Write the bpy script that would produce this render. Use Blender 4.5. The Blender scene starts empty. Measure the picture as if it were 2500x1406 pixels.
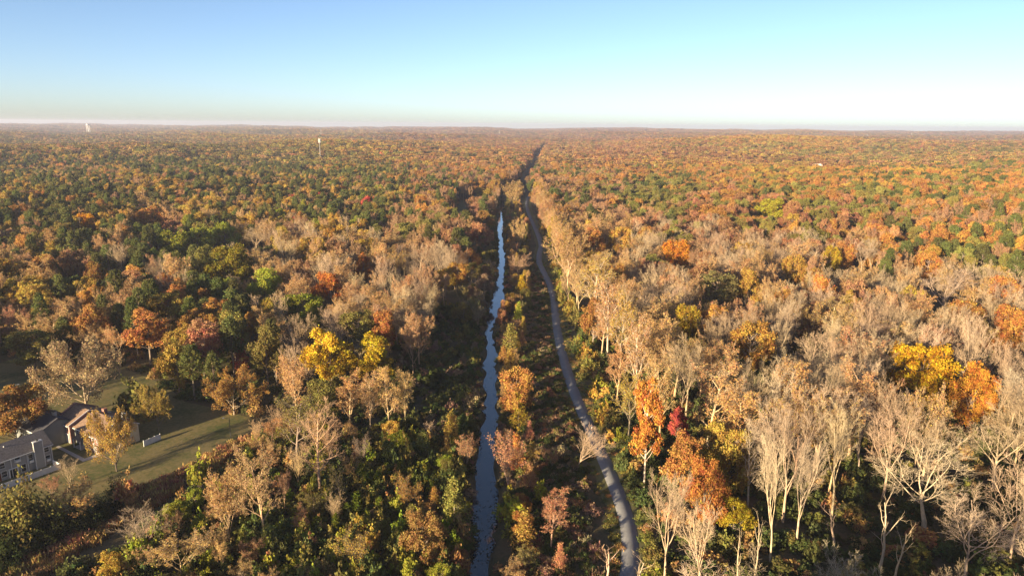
import bpy, bmesh, math, random
import numpy as np
from mathutils import Vector, Matrix

# ------------------------------------------------------------------ camera, sky, sun, exposure
SC = bpy.context.scene
C = SC.collection
R = math.radians
CAM_H, PITCH, ROLL, FPX = 88.0, R(13.0), R(0.44), 1720.0
cd = bpy.data.cameras.new('camera'); cam = bpy.data.objects.new('camera', cd); C.objects.link(cam)
cd.sensor_width = 36.0; cd.lens = 36.0 * FPX / 2500.0; cd.clip_start = 1.0; cd.clip_end = 40000.0
cam.location = (0, 0, CAM_H)
cam.rotation_euler = (Matrix.Rotation(R(90) - PITCH, 3, 'X') @ Matrix.Rotation(ROLL, 3, 'Z')).to_euler()
SC.camera = cam
SUN_AZ, SUN_EL = 40.0, 10.2            # light travels towards azimuth SUN_AZ (clockwise from +Y), SUN_EL above the horizon
w = bpy.data.worlds.new('World'); SC.world = w; w.use_nodes = True
nt = w.node_tree; bg = nt.nodes['Background']
sky = nt.nodes.new('ShaderNodeTexSky'); sky.sky_type = 'NISHITA'; sky.sun_disc = False
sky.sun_elevation = R(SUN_EL); sky.sun_rotation = R(180 + SUN_AZ); sky.altitude = 200
sky.air_density = 0.6; sky.dust_density = 0.7; sky.ozone_density = 3.0
wb = nt.nodes.new('ShaderNodeVectorMath'); wb.operation = 'MULTIPLY'; wb.inputs[1].default_value = (1.33, 1.07, 0.91)     # the camera's white balance, the same over the whole sky
nt.links.new(sky.outputs[0], wb.inputs[0]); nt.links.new(wb.outputs[0], bg.inputs['Color']); bg.inputs['Strength'].default_value = 0.069
sd = bpy.data.lights.new('sun', 'SUN'); sun = bpy.data.objects.new('sun', sd); C.objects.link(sun)
sd.energy = 5.0; sd.angle = R(0.5); sd.color = (1.0, 0.79, 0.49)
_dir = Vector((math.sin(R(SUN_AZ)) * math.cos(R(SUN_EL)), math.cos(R(SUN_AZ)) * math.cos(R(SUN_EL)), -math.sin(R(SUN_EL))))
sun.rotation_euler = _dir.to_track_quat('-Z', 'Y').to_euler(); sun.location = (-200, -200, 300)
vs = SC.view_settings; vs.view_transform = 'Standard'; vs.look = 'None'; vs.gamma = 1.0; vs.use_curve_mapping = False
vs.exposure = 1.88
cy = SC.cycles
cy.max_bounces = 4; cy.diffuse_bounces = 3; cy.glossy_bounces = 2; cy.transmission_bounces = 2
cy.transparent_max_bounces = 4; cy.volume_bounces = 0; cy.caustics_reflective = False; cy.caustics_refractive = False
cy.use_denoising = True
try: cy.denoiser = 'OPENIMAGEDENOISE'; cy.denoising_input_passes = 'RGB_ALBEDO_NORMAL'
except Exception: pass

RNG = np.random.default_rng(11)
random.seed(5)

# ------------------------------------------------------------------ terrain and place helpers
def ss(a, b, x):
    t = np.clip((np.asarray(x, float) - a) / (b - a), 0, 1); return t * t * (3 - 2 * t)
_YC = np.array([0, 950, 1300, 1900, 2300, 3500, 14000.]); _XC = np.array([5, 8, 34, 62, 90, 194, 300.])
def xc(y): return np.interp(y, _YC, _XC)
def hgt(x, y):
    x = np.asarray(x, float); y = np.asarray(y, float)
    d = np.abs(x - xc(y))
    s = ss(170, 480, d) * ss(180, 520, y)
    n = (np.sin(x / 170 + 1.3) * np.cos(y / 240 + .7) * 7 + np.sin(x / 77 + y / 131) * 3 + np.sin(x / 410 - y / 330 + 2) * 7)
    h = s * (8 + n * ss(300, 1200, y))
    h = h + 20 * np.exp(-((y - 2500) / 520.) ** 2) * ss(150, 800, x - xc(y))
    h = h + (17 * ss(3800, 9800, y) + 4 * np.sin(x / 1130 + .5) * ss(3000, 6000, y) + 7 * np.sin(x / 390 + y / 900) * ss(3000, 6000, y))
    return h
def ray(px, py):
    u, v = px - 1250., py - 703.
    c, s = math.cos(ROLL), math.sin(ROLL); u, v = u * c + v * s, -u * s + v * c
    X, Z = u / FPX, -v / FPX; cp, sp = math.cos(PITCH), math.sin(PITCH)
    return X, cp + Z * sp, -sp + Z * cp
def at(px, py, up=0.0):                 # world point seen at a photograph pixel, `up` metres above the ground there
    dx, dy, dz = ray(px, py); z = up
    for _ in range(12):
        t = (z - CAM_H) / dz; z = float(hgt(dx * t, dy * t)) + up
    return dx * t, dy * t
def project(x, y, z):
    cp, sp = math.cos(PITCH), math.sin(PITCH); Z = z - CAM_H
    dep = y * cp - Z * sp; up = y * sp + Z * cp
    dep = np.maximum(dep, 1e-3); u, v = FPX * x / dep, -FPX * up / dep
    c, s = math.cos(ROLL), math.sin(ROLL)
    return 1250 + u * c - v * s, 703 + u * s + v * c, dep

# creek centre line and half width, path centre line, from where they run in the photograph
_ck = [(1500, 1165, 44), (1400, 1172, 44), (1300, 1183, 44), (1200, 1184, 46), (1100, 1186, 36), (1050, 1195, 30), (1000, 1197, 28), (900, 1198, 30),
       (860, 1199, 28), (820, 1196, 22), (790, 1200, 22), (760, 1209, 34), (730, 1216, 36), (705, 1216, 26), (670, 1222, 16), (640, 1226, 15),
       (600, 1224, 14), (570, 1220, 12), (545, 1221, 14), (520, 1221, 10), (480, 1226, 8)]
CK = []
for py_, px_, wd in _ck:
    x, y = at(px_, py_); CK.append((y, x, wd * y * (1.15 if py_ < 950 else 1.45) / FPX / 2))
CK += [(1300., 0., 2.), (1900., 58., 2.), (3600., 196., 2.)]
CK = np.array(sorted(CK))
CK = np.vstack([[-200, CK[0, 1], 2.8], CK])
def creek(y): return np.interp(y, CK[:, 0], CK[:, 1]), np.interp(y, CK[:, 0], CK[:, 2])
_pt = [(1460, 1528), (1406, 1536), (1350, 1540), (1300, 1538), (1250, 1526), (1200, 1507), (1150, 1487), (1100, 1464), (1050, 1442), (1000, 1419), (950, 1399),
       (900, 1383), (850, 1369), (800, 1359), (760, 1355), (730, 1352), (700, 1344), (680, 1335), (660, 1325), (640, 1315.5), (620, 1316.5), (600, 1322),
       (580, 1316), (560, 1308), (540, 1299), (520, 1290), (500, 1285.5), (485, 1288), (476, 1293)]
PT = np.array(sorted([at(b, a)[::-1] for a, b in _pt]))
PT = np.vstack([[-150, PT[0, 1] - 3], PT, [1000, 24], [1250, 24]])
def pathx(y): return np.interp(y, PT[:, 0], PT[:, 1])
def channel(x, y):
    c, hw = creek(y)
    d = np.abs(x - c + .45 * np.sin(y / 3.3) + .4 * np.sin(y / 7.9 + x / 2.)) 
    z = -1.9 * (1 - ss(hw - 1.1, hw + 1.0, d))
    for bx, by, rx, ry, a in MUD: z = z + a * np.exp(-((x - bx) / rx) ** 2 - ((y - by) / ry) ** 2)
    return np.where(y < 1250, z, z * 0)
MUD = []
for px_, py_, rx, ry, a in [(1216, 800, 2.6, 9, 1.6), (1201, 700, 2.6, 7, 1.5), (1228, 690, 1.5, 4, 1.1), (1216, 668, 1.5, 7, .9), (1190, 745, 1.4, 6, .9), (1212, 560, 1.2, 8, 1.0),
                            (1228, 640, 1.0, 6, .9), (1168, 1385, 1.1, 3, .6)]:
    x, y = at(px_, py_); MUD.append((x, y, rx, ry, a))

_r = np.random.default_rng(8)
for y in _r.uniform(130, 760, 46):
    c, hw = creek(y); MUD.append((c + _r.choice([-1, 1]) * hw * _r.uniform(.75, 1.15), y, _r.uniform(.7, 1.5), _r.uniform(1.5, 5), _r.uniform(.9, 1.5)))
for y in _r.uniform(170, 560, 16):
    c, hw = creek(y); MUD.append((c + hw * _r.uniform(-.5, .5), y, _r.uniform(.45, .8), _r.uniform(.7, 1.8), _r.uniform(.95, 1.2)))
def inpoly(x, y, poly):
    x = np.asarray(x, float); y = np.asarray(y, float); ins = np.zeros(x.shape, bool); n = len(poly)
    for i in range(n):
        (x1, y1), (x2, y2) = poly[i], poly[(i + 1) % n]
        if y1 == y2: continue
        ins ^= ((y1 > y) != (y2 > y)) & (x < (x2 - x1) * (y - y1) / (y2 - y1) + x1)
    return ins
def gpoly(pts): return [at(*p) for p in pts]
LAWN = gpoly([(-160, 1345), (20, 1312), (120, 1275), (235, 1245), (330, 1190), (430, 1148), (540, 1090), (612, 1050), (620, 1022), (540, 1000), (450, 980), (405, 940), (320, 905), (140, 884), (90, 872), (-160, 872)])
DITCH = gpoly([(-60, 1440), (10, 1406), (190, 1285), (330, 1200), (440, 1155), (545, 1095), (612, 1062), (615, 1085), (560, 1125), (450, 1190), (330, 1265), (200, 1345), (90, 1420), (60, 1460)])
MEADOW = gpoly([(1098, 560), (1130, 600), (1160, 590), (1150, 545), (1142, 505), (1128, 488), (1112, 500)])

# ------------------------------------------------------------------ materials
def mat(name):
    m = bpy.data.materials.new(name); m.use_nodes = True
    return m, m.node_tree, m.node_tree.nodes['Principled BSDF']
def plain(name, col, rough=.8, metal=0., noise=0., scale=4., bump=0.):
    m, t, b = mat(name)
    b.inputs['Roughness'].default_value = rough; b.inputs['Metallic'].default_value = metal
    b.inputs['Specular IOR Level'].default_value = .3
    if noise:
        n = t.nodes.new('ShaderNodeTexNoise'); n.inputs['Scale'].default_value = scale; n.inputs['Detail'].default_value = 6
        g = t.nodes.new('ShaderNodeTexCoord'); t.links.new(g.outputs['Object'], n.inputs['Vector'])
        r = t.nodes.new('ShaderNodeValToRGB'); e = r.color_ramp.elements
        e[0].position, e[1].position = .3, .7
        e[0].color = tuple(c * (1 - noise) for c in col) + (1,); e[1].color = tuple(min(1, c * (1 + noise)) for c in col) + (1,)
        t.links.new(n.outputs['Fac'], r.inputs['Fac']); t.links.new(r.outputs['Color'], b.inputs['Base Color'])
        if bump:
            u = t.nodes.new('ShaderNodeBump'); u.inputs['Strength'].default_value = bump; u.inputs['Distance'].default_value = .05
            t.links.new(n.outputs['Fac'], u.inputs['Height']); t.links.new(u.outputs['Normal'], b.inputs['Normal'])
    else: b.inputs['Base Color'].default_value = (*col, 1)
    return m
def ramp_mat(name, stops, scales, rough=.95, bump=.3, dist=.15):      # two noises -> colour ramp, for soils and grass
    m, t, b = mat(name); b.inputs['Roughness'].default_value = rough; b.inputs['Specular IOR Level'].default_value = .1
    g = t.nodes.new('ShaderNodeNewGeometry')
    ns = []
    for s, d in scales:
        n = t.nodes.new('ShaderNodeTexNoise'); n.inputs['Scale'].default_value = s; n.inputs['Detail'].default_value = d; n.inputs['Roughness'].default_value = .65
        t.links.new(g.outputs['Position'], n.inputs['Vector']); ns.append(n)
    mx = t.nodes.new('ShaderNodeMath'); mx.operation = 'MULTIPLY_ADD'; mx.inputs[1].default_value = .55
    t.links.new(ns[0].outputs['Fac'], mx.inputs[0])
    m2 = t.nodes.new('ShaderNodeMath'); m2.operation = 'MULTIPLY'; m2.inputs[1].default_value = .45
    t.links.new(ns[1].outputs['Fac'], m2.inputs[0]); t.links.new(m2.outputs[0], mx.inputs[2])
    r = t.nodes.new('ShaderNodeValToRGB'); e = r.color_ramp.elements
    while len(e) < len(stops): e.new(.5)
    for k, (p, c) in enumerate(stops): e[k].position = p; e[k].color = (*c, 1)
    t.links.new(mx.outputs[0], r.inputs['Fac']); t.links.new(r.outputs['Color'], b.inputs['Base Color'])
    u = t.nodes.new('ShaderNodeBump'); u.inputs['Strength'].default_value = bump; u.inputs['Distance'].default_value = dist
    t.links.new(ns[1].outputs['Fac'], u.inputs['Height']); t.links.new(u.outputs['Normal'], b.inputs['Normal'])
    return m
def leaf_mat(name, trans=.36):
    m = bpy.data.materials.new(name); m.use_nodes = True; t = m.node_tree; t.nodes.clear()
    o = t.nodes.new('ShaderNodeOutputMaterial'); mx = t.nodes.new('ShaderNodeMixShader'); mx.inputs[0].default_value = trans
    df = t.nodes.new('ShaderNodeBsdfDiffuse'); tr = t.nodes.new('ShaderNodeBsdfTranslucent')
    a = t.nodes.new('ShaderNodeAttribute'); a.attribute_type = 'INSTANCER'; a.attribute_name = 'tint'
    v = t.nodes.new('ShaderNodeAttribute'); v.attribute_name = 'lv'
    hs = t.nodes.new('ShaderNodeHueSaturation'); t.links.new(a.outputs['Color'], hs.inputs['Color'])
    h1 = t.nodes.new('ShaderNodeMapRange'); h1.inputs['To Min'].default_value = .45; h1.inputs['To Max'].default_value = .54
    v1 = t.nodes.new('ShaderNodeMapRange'); v1.inputs['To Min'].default_value = .66; v1.inputs['To Max'].default_value = 1.32
    t.links.new(v.outputs['Fac'], h1.inputs['Value']); t.links.new(v.outputs['Fac'], v1.inputs['Value'])
    t.links.new(h1.outputs[0], hs.inputs['Hue']); t.links.new(v1.outputs[0], hs.inputs['Value'])
    t.links.new(hs.outputs[0], df.inputs['Color']); t.links.new(hs.outputs[0], tr.inputs['Color'])
    t.links.new(df.outputs[0], mx.inputs[1]); t.links.new(tr.outputs[0], mx.inputs[2]); t.links.new(mx.outputs[0], o.inputs['Surface'])
    return m
def bark_mat(name):
    m, t, b = mat(name); b.inputs['Roughness'].default_value = .9; b.inputs['Specular IOR Level'].default_value = .15
    a = t.nodes.new('ShaderNodeAttribute'); a.attribute_type = 'INSTANCER'; a.attribute_name = 'bark'
    g = t.nodes.new('ShaderNodeTexCoord'); mp = t.nodes.new('ShaderNodeMapping'); mp.inputs['Scale'].default_value = (2.2, 2.2, .5)
    n = t.nodes.new('ShaderNodeTexNoise'); n.inputs['Scale'].default_value = 1.4; n.inputs['Detail'].default_value = 5
    t.links.new(g.outputs['Object'], mp.inputs['Vector']); t.links.new(mp.outputs[0], n.inputs['Vector'])
    mr = t.nodes.new('ShaderNodeMapRange'); mr.inputs['From Min'].default_value = .3; mr.inputs['From Max'].default_value = .7
    mr.inputs['To Min'].default_value = .7; mr.inputs['To Max'].default_value = 1.25
    t.links.new(n.outputs['Fac'], mr.inputs['Value'])
    hs = t.nodes.new('ShaderNodeHueSaturation'); t.links.new(a.outputs['Color'], hs.inputs['Color']); t.links.new(mr.outputs[0], hs.inputs['Value'])
    t.links.new(hs.outputs[0], b.inputs['Base Color'])
    return m
LEAF, BARK = leaf_mat('leaf'), bark_mat('bark')
M_FLOOR = ramp_mat('forest_floor', [(.3, (.038, .048, .02)), (.45, (.075, .068, .034)), (.58, (.125, .09, .05)), (.72, (.065, .08, .033))], [(.07, 5), (1.1, 6)], bump=.6, dist=.4)
M_LAWN = ramp_mat('lawn_grass', [(.34, (.055, .08, .024)), (.46, (.12, .115, .045)), (.56, (.2, .155, .07)), (.66, (.075, .1, .03))], [(.09, 6), (.9, 7)], bump=.5, dist=.12)
M_VERGE = ramp_mat('verge_grass', [(.3, (.075, .09, .035)), (.5, (.14, .125, .055)), (.7, (.08, .105, .04))], [(.12, 5), (2.2, 6)], bump=.5, dist=.1)
M_ASPH = ramp_mat('asphalt', [(.33, (.17, .168, .168)), (.5, (.205, .205, .21)), (.65, (.24, .238, .238))], [(.35, 6), (1.7, 7)], rough=.85, bump=.1, dist=.02)
M_CONC = plain('concrete', (.36, .33, .29), .85, noise=.15, scale=1.5)
m, t, b = mat('water'); M_WATER = m
b.inputs['Base Color'].default_value = (.012, .02, .024, 1); b.inputs['Roughness'].default_value = .06; b.inputs['IOR'].default_value = 1.45
b.inputs['Specular IOR Level'].default_value = 1.0
n = t.nodes.new('ShaderNodeTexNoise'); n.inputs['Scale'].default_value = .9; n.inputs['Detail'].default_value = 4
g = t.nodes.new('ShaderNodeNewGeometry'); t.links.new(g.outputs['Position'], n.inputs['Vector'])
u = t.nodes.new('ShaderNodeBump'); u.inputs['Strength'].default_value = .05; u.inputs['Distance'].default_value = .08
t.links.new(n.outputs['Fac'], u.inputs['Height']); t.links.new(u.outputs['Normal'], b.inputs['Normal'])
def brick_mat(name, c1, c2, mortar):
    m, t, b = mat(name); b.inputs['Roughness'].default_value = .9
    k = t.nodes.new('ShaderNodeTexBrick'); k.inputs['Scale'].default_value = 1; k.inputs['Brick Width'].default_value = .23; k.inputs['Row Height'].default_value = .075
    k.inputs['Mortar Size'].default_value = .008
    for i, c in (('Color1', c1), ('Color2', c2), ('Mortar', mortar)): k.inputs[i].default_value = (*c, 1)
    g = t.nodes.new('ShaderNodeTexCoord'); sx = t.nodes.new('ShaderNodeSeparateXYZ'); cx = t.nodes.new('ShaderNodeCombineXYZ'); ad = t.nodes.new('ShaderNodeMath')
    t.links.new(g.outputs['Object'], sx.inputs[0]); t.links.new(sx.outputs[0], ad.inputs[0]); t.links.new(sx.outputs[1], ad.inputs[1])
    t.links.new(ad.outputs[0], cx.inputs[0]); t.links.new(sx.outputs[2], cx.inputs[1]); t.links.new(cx.outputs[0], k.inputs['Vector'])
    t.links.new(k.outputs['Color'], b.inputs['Base Color']); return m
M_BRICK = brick_mat('brick', (.25, .085, .055), (.19, .06, .045), (.3, .25, .21))
M_SIDING = plain('grey_siding', (.25, .245, .235), .8, noise=.08, scale=.8)
M_CREAM = plain('cream_siding', (.42, .36, .26), .8, noise=.06, scale=.8)
M_OLIVE = plain('dark_siding', (.16, .17, .16), .8, noise=.08, scale=.8)
M_WHITE = plain('white_paint', (.6, .59, .57), .6, noise=.08, scale=.7)
M_SHING = plain('roof_shingles', (.125, .11, .105), .95, noise=.35, scale=2.5, bump=.4)
M_SHINGB = plain('brown_roof_shingles', (.2, .13, .09), .95, noise=.35, scale=2.5, bump=.4)
M_DARKROOF = plain('dark_roof_shingles', (.045, .045, .055), .9, noise=.3, scale=5.)
M_GLASS = plain('window_glass', (.02, .025, .03), .08)
M_DOOR = plain('dark_red_door', (.12, .03, .025), .5)
M_STEEL = plain('galvanised_steel', (.4, .4, .4), .45, metal=.3)
M_DARK = plain('dark_metal', (.03, .03, .03), .6)
M_WOOD = plain('weathered_wood', (.16, .12, .09), .9, noise=.3, scale=3)
M_SKIN = plain('skin', (.42, .26, .19), .6)

# ------------------------------------------------------------------ mesh helpers
def quads_mesh(name, V, F, mats, mi=None, lv=None, smooth=False):
    me = bpy.data.meshes.new(name); V = np.asarray(V, np.float32); F = np.asarray(F, np.int32); k = F.shape[1]
    me.vertices.add(len(V)); me.vertices.foreach_set('co', V.ravel())
    me.loops.add(F.size); me.loops.foreach_set('vertex_index', F.ravel())
    me.polygons.add(len(F)); me.polygons.foreach_set('loop_start', np.arange(0, F.size, k, dtype=np.int32))
    for m in mats: me.materials.append(m)
    if mi is not None: me.polygons.foreach_set('material_index', np.asarray(mi, np.int32))
    if smooth: me.polygons.foreach_set('use_smooth', np.ones(len(F), bool))
    if lv is not None:
        a = me.attributes.new('lv', 'FLOAT', 'POINT'); a.data.foreach_set('value', np.asarray(lv, np.float32))
    me.update(calc_edges=True); return me
def link(name, me, parent=None, **kw):
    o = bpy.data.objects.new(name, me); C.objects.link(o)
    if parent: o.parent = parent
    for k, v in kw.items(): o[k] = v
    return o
def empty(name, loc, label, cat, group=None, rz=0.):
    o = bpy.data.objects.new(name, None); C.objects.link(o); o.location = loc; o.rotation_euler.z = rz; o.empty_display_size = .5
    o['label'] = label; o['category'] = cat
    if group: o['group'] = group
    return o
class MB:                                # a bmesh that collects simple solids
    def __init__(s): s.b = bmesh.new()
    def box(s, x0, x1, y0, y1, z0, z1):
        v = [s.b.verts.new((x, y, z)) for z in (z0, z1) for x, y in ((x0, y0), (x1, y0), (x1, y1), (x0, y1))]
        for f in ((3, 2, 1, 0), (4, 5, 6, 7), (0, 1, 5, 4), (1, 2, 6, 5), (2, 3, 7, 6), (3, 0, 4, 7)): s.b.faces.new([v[i] for i in f])
        return s
    def prism(s, prof, x0, x1):          # a profile of (y, z) points run along x
        a = [s.b.verts.new((x0, y, z)) for y, z in prof]; c = [s.b.verts.new((x1, y, z)) for y, z in prof]; n = len(prof)
        s.b.faces.new(a[::-1]); s.b.faces.new(c)
        for i in range(n): s.b.faces.new((a[i], a[(i + 1) % n], c[(i + 1) % n], c[i]))
        return s
    def tube(s, pts, rad, n=8):
        rings = []
        for i, p in enumerate(pts):
            p = Vector(p); d = (Vector(pts[min(i + 1, len(pts) - 1)]) - Vector(pts[max(i - 1, 0)])).normalized()
            a = d.orthogonal().normalized(); e = d.cross(a); r = rad[i] if hasattr(rad, '__len__') else rad
            rings.append([s.b.verts.new(p + (a * math.cos(2 * math.pi * k / n) + e * math.sin(2 * math.pi * k / n)) * r) for k in range(n)])
        for q, w_ in zip(rings, rings[1:]):
            for k in range(n): s.b.faces.new((q[k], q[(k + 1) % n], w_[(k + 1) % n], w_[k]))
        s.b.faces.new(rings[0][::-1]); s.b.faces.new(rings[-1]); return s
    def ball(s, c, r, sc=(1, 1, 1), sub=2):
        bmesh.ops.create_icosphere(s.b, subdivisions=sub, radius=r, matrix=Matrix.Translation(c) @ Matrix.Diagonal((*sc, 1))); return s
    def build(s, name, material, parent=None, bevel=0., **kw):
        if bevel: bmesh.ops.bevel(s.b, geom=s.b.edges[:], offset=bevel, segments=1, affect='EDGES')
        bmesh.ops.recalc_face_normals(s.b, faces=s.b.faces[:])
        me = bpy.data.meshes.new(name); s.b.to_mesh(me); s.b.free(); me.materials.append(material)
        return link(name, me, parent, **kw)

# ------------------------------------------------------------------ ground, creek, path, lawns
def axis(pts):
    out = []
    for (a, b_, n) in pts: out += list(np.linspace(a, b_, n, endpoint=False))
    return np.array(out + [pts[-1][1]])
gx = axis([(-12000, -2500, 26), (-2500, -700, 30), (-700, -60, 40), (-60, -18, 14), (-18, 8, 44), (8, 60, 16), (60, 700, 40), (700, 2500, 30), (2500, 12000, 26)])
gy = axis([(-600, 100, 30), (100, 420, 210), (420, 1300, 130), (1300, 3200, 60), (3200, 13000, 50)])
X, Y = np.meshgrid(gx, gy); Zg = hgt(X, Y) + channel(X, Y)
nx, ny = len(gx), len(gy); idx = np.arange(nx * ny).reshape(ny, nx)
F = np.stack([idx[:-1, :-1], idx[:-1, 1:], idx[1:, 1:], idx[1:, :-1]], -1).reshape(-1, 4)
link('ground', quads_mesh('ground', np.stack([X, Y, Zg], -1).reshape(-1, 3), F, [M_FLOOR], smooth=True), kind='structure')
def ribbon(name, ys, xl, xr, z, material, kind='structure', thick=0.):
    V, Fq = [], []
    for y, a, b_ in zip(ys, xl, xr): V += [(a, y, z), (b_, y, z)] + ([(a - .02, y, z - thick), (b_ + .02, y, z - thick)] if thick else [])
    k = 4 if thick else 2
    for i in range(len(ys) - 1):
        a = i * k; Fq.append((a, a + 1, a + k + 1, a + k))
        if thick: Fq += [(a + 2, a, a + k, a + k + 2), (a + 1, a + 3, a + k + 3, a + k + 1)]
    return link(name, quads_mesh(name, V, Fq, [material]), kind=kind)
yy = np.arange(60, 1250, 4.); c_, hw_ = creek(yy)
ribbon('creek_water', yy, c_ - hw_ - 4, c_ + hw_ + 4, -1.0, M_WATER)
yy = np.concatenate([np.arange(60, 520, 2.), np.arange(520, 918, 6.)])
px0 = np.convolve(np.pad(pathx(yy), 3, mode='edge'), np.ones(7) / 7, 'valid')
slope = np.gradient(px0, yy); wd_ = 1.8 * np.sqrt(1 + slope ** 2)
wob = .35 * np.sin(yy / 6.1) + .3 * np.sin(yy / 2.7)
ribbon('grass_verge', yy, px0 - wd_ - 2.2 - wob, px0 + wd_ + 3.2 + wob, .02, M_VERGE)
ribbon('path', yy, px0 - wd_, px0 + wd_, .07, M_ASPH, thick=.06)
def sheet(name, poly, z, material, kind='structure'):
    b_ = bmesh.new(); vs_ = [b_.verts.new((x, y, z)) for x, y in poly]; f = b_.faces.new(vs_)
    bmesh.ops.triangulate(b_, faces=[f]); bmesh.ops.recalc_face_normals(b_, faces=b_.faces[:])
    me = bpy.data.meshes.new(name); b_.to_mesh(me); b_.free(); me.materials.append(material); return link(name, me, kind=kind)
sheet('lawn', LAWN, .02, M_LAWN)
sheet('meadow', MEADOW, .02, M_VERGE)
sheet('sidewalk', gpoly([(136, 1091), (143, 1087), (207, 1119), (250, 1104), (254, 1109), (203, 1127)]), .05, M_CONC)

# ------------------------------------------------------------------ tree prototypes
def unit(v): return v / (np.linalg.norm(v, axis=-1, keepdims=True) + 1e-9)
class TB:                                # collects tube quads and leaf quads
    def __init__(s): s.V = []; s.F = []; s.n = 0; s.LV = []; s.LN = 0; s.lf = []
    def tube(s, P, r, sides):
        P = np.asarray(P); k = len(P); d = P[-1] - P[0]; d = d / (np.linalg.norm(d) + 1e-9)
        a = np.cross(d, (0, 0, 1.) if abs(d[2]) < .9 else (1., 0, 0)); a /= np.linalg.norm(a); e = np.cross(d, a)
        an = np.arange(sides) * 2 * np.pi / sides
        ring = np.cos(an)[:, None] * a + np.sin(an)[:, None] * e
        s.V.append((P[:, None, :] + ring[None] * np.asarray(r)[:, None, None]).reshape(-1, 3))
        i = np.arange(k - 1)[:, None] * sides + np.arange(sides)[None]; j = np.arange(k - 1)[:, None] * sides + (np.arange(sides)[None] + 1) % sides
        s.F.append(np.stack([i, j, j + sides, i + sides], -1).reshape(-1, 4) + s.n); s.n += k * sides
    def leaves(s, cen, out, size, lv, long=1.0, bias=.8):
        n = len(cen); nrm = unit(RNG.normal(size=(n, 3)) + out * bias)
        a = unit(np.cross(nrm, RNG.normal(size=(n, 3)))); e = np.cross(nrm, a)
        sz = size * RNG.uniform(.6, 1.35, (n, 1)); w_ = sz * RNG.uniform(.55, .95, (n, 1)) / long
        sz = sz * long; k = RNG.uniform(-.25, .25, (n, 1)) * sz
        V = np.stack([cen - a * sz, cen - e * w_ + a * k + nrm * w_ * .25, cen + a * sz, cen + e * w_ - a * k + nrm * w_ * .2], 1)
        s.lf.append((V.reshape(-1, 3), np.repeat(np.clip(lv, 0, 1), 4)))
    def done(s, name):
        V = np.concatenate(s.V) if s.V else np.zeros((0, 3)); F = np.concatenate(s.F) if s.F else np.zeros((0, 4), int)
        out = {'name': name}
        if len(V): out['trunk'] = quads_mesh(name + '_trunk', V, F, [BARK], smooth=True, lv=np.zeros(len(V)))
        if s.lf:
            L = np.concatenate([a for a, _ in s.lf]); lv = np.concatenate([b_ for _, b_ in s.lf]); LF = np.arange(len(L)).reshape(-1, 4)
            out['crown'] = quads_mesh(name + '_crown', L, LF, [LEAF], lv=lv)
            V2 = np.concatenate([V, L]); F2 = np.concatenate([F, LF + len(V)])
            out['all'] = quads_mesh(name + '_all', V2, F2, [BARK, LEAF], mi=np.r_[np.zeros(len(F)), np.ones(len(LF))], lv=np.r_[np.zeros(len(V)), lv])
        else: out['all'] = out['trunk']
        return out
def grow(tb, p, d, L, r, lev, spec, tips, split=None):
    ns, sides, nch, ratio, ang, trop, jit, t0 = spec[lev]
    P = [p]; rr = [r]; dd = d; st = L / ns
    for i in range(ns):
        dd = dd + RNG.normal(size=3) * jit; dd[2] += trop; dd = dd / np.linalg.norm(dd)
        P.append(P[-1] + dd * st); rr.append(max(r * (1 - .72 * (i + 1) / ns), .014))
    tgt = tb if split is None or lev < split[1] else split[0]
    tgt.tube(P, rr, sides)
    P = np.array(P)
    if lev + 1 >= len(spec): tips.append((P[-1], dd)); return
    az = RNG.uniform(0, 6.28)
    for c in range(nch):
        t = t0 + (1 - t0) * (c + RNG.uniform(.2, .9)) / nch; f = t * ns; i = min(int(f), ns - 1); q = P[i] + (P[i + 1] - P[i]) * (f - i)
        ax = unit(P[i + 1] - P[i]); az += 2.4 + RNG.normal() * .3
        a = np.cross(ax, (0.3, .2, 1.)); a = a / (np.linalg.norm(a) + 1e-9); e = np.cross(ax, a)
        an = ang * RNG.uniform(.75, 1.25); nd = ax * math.cos(an) + (a * math.cos(az) + e * math.sin(az)) * math.sin(an)
        grow(tb, q, nd, L * ratio * (1.25 - .55 * t) * RNG.uniform(.8, 1.15), max(rr[i] * (.58 if lev == 0 else .46), .016), lev + 1, spec, tips, split)
    if lev > 0: tips.append((P[-1], dd))
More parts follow.
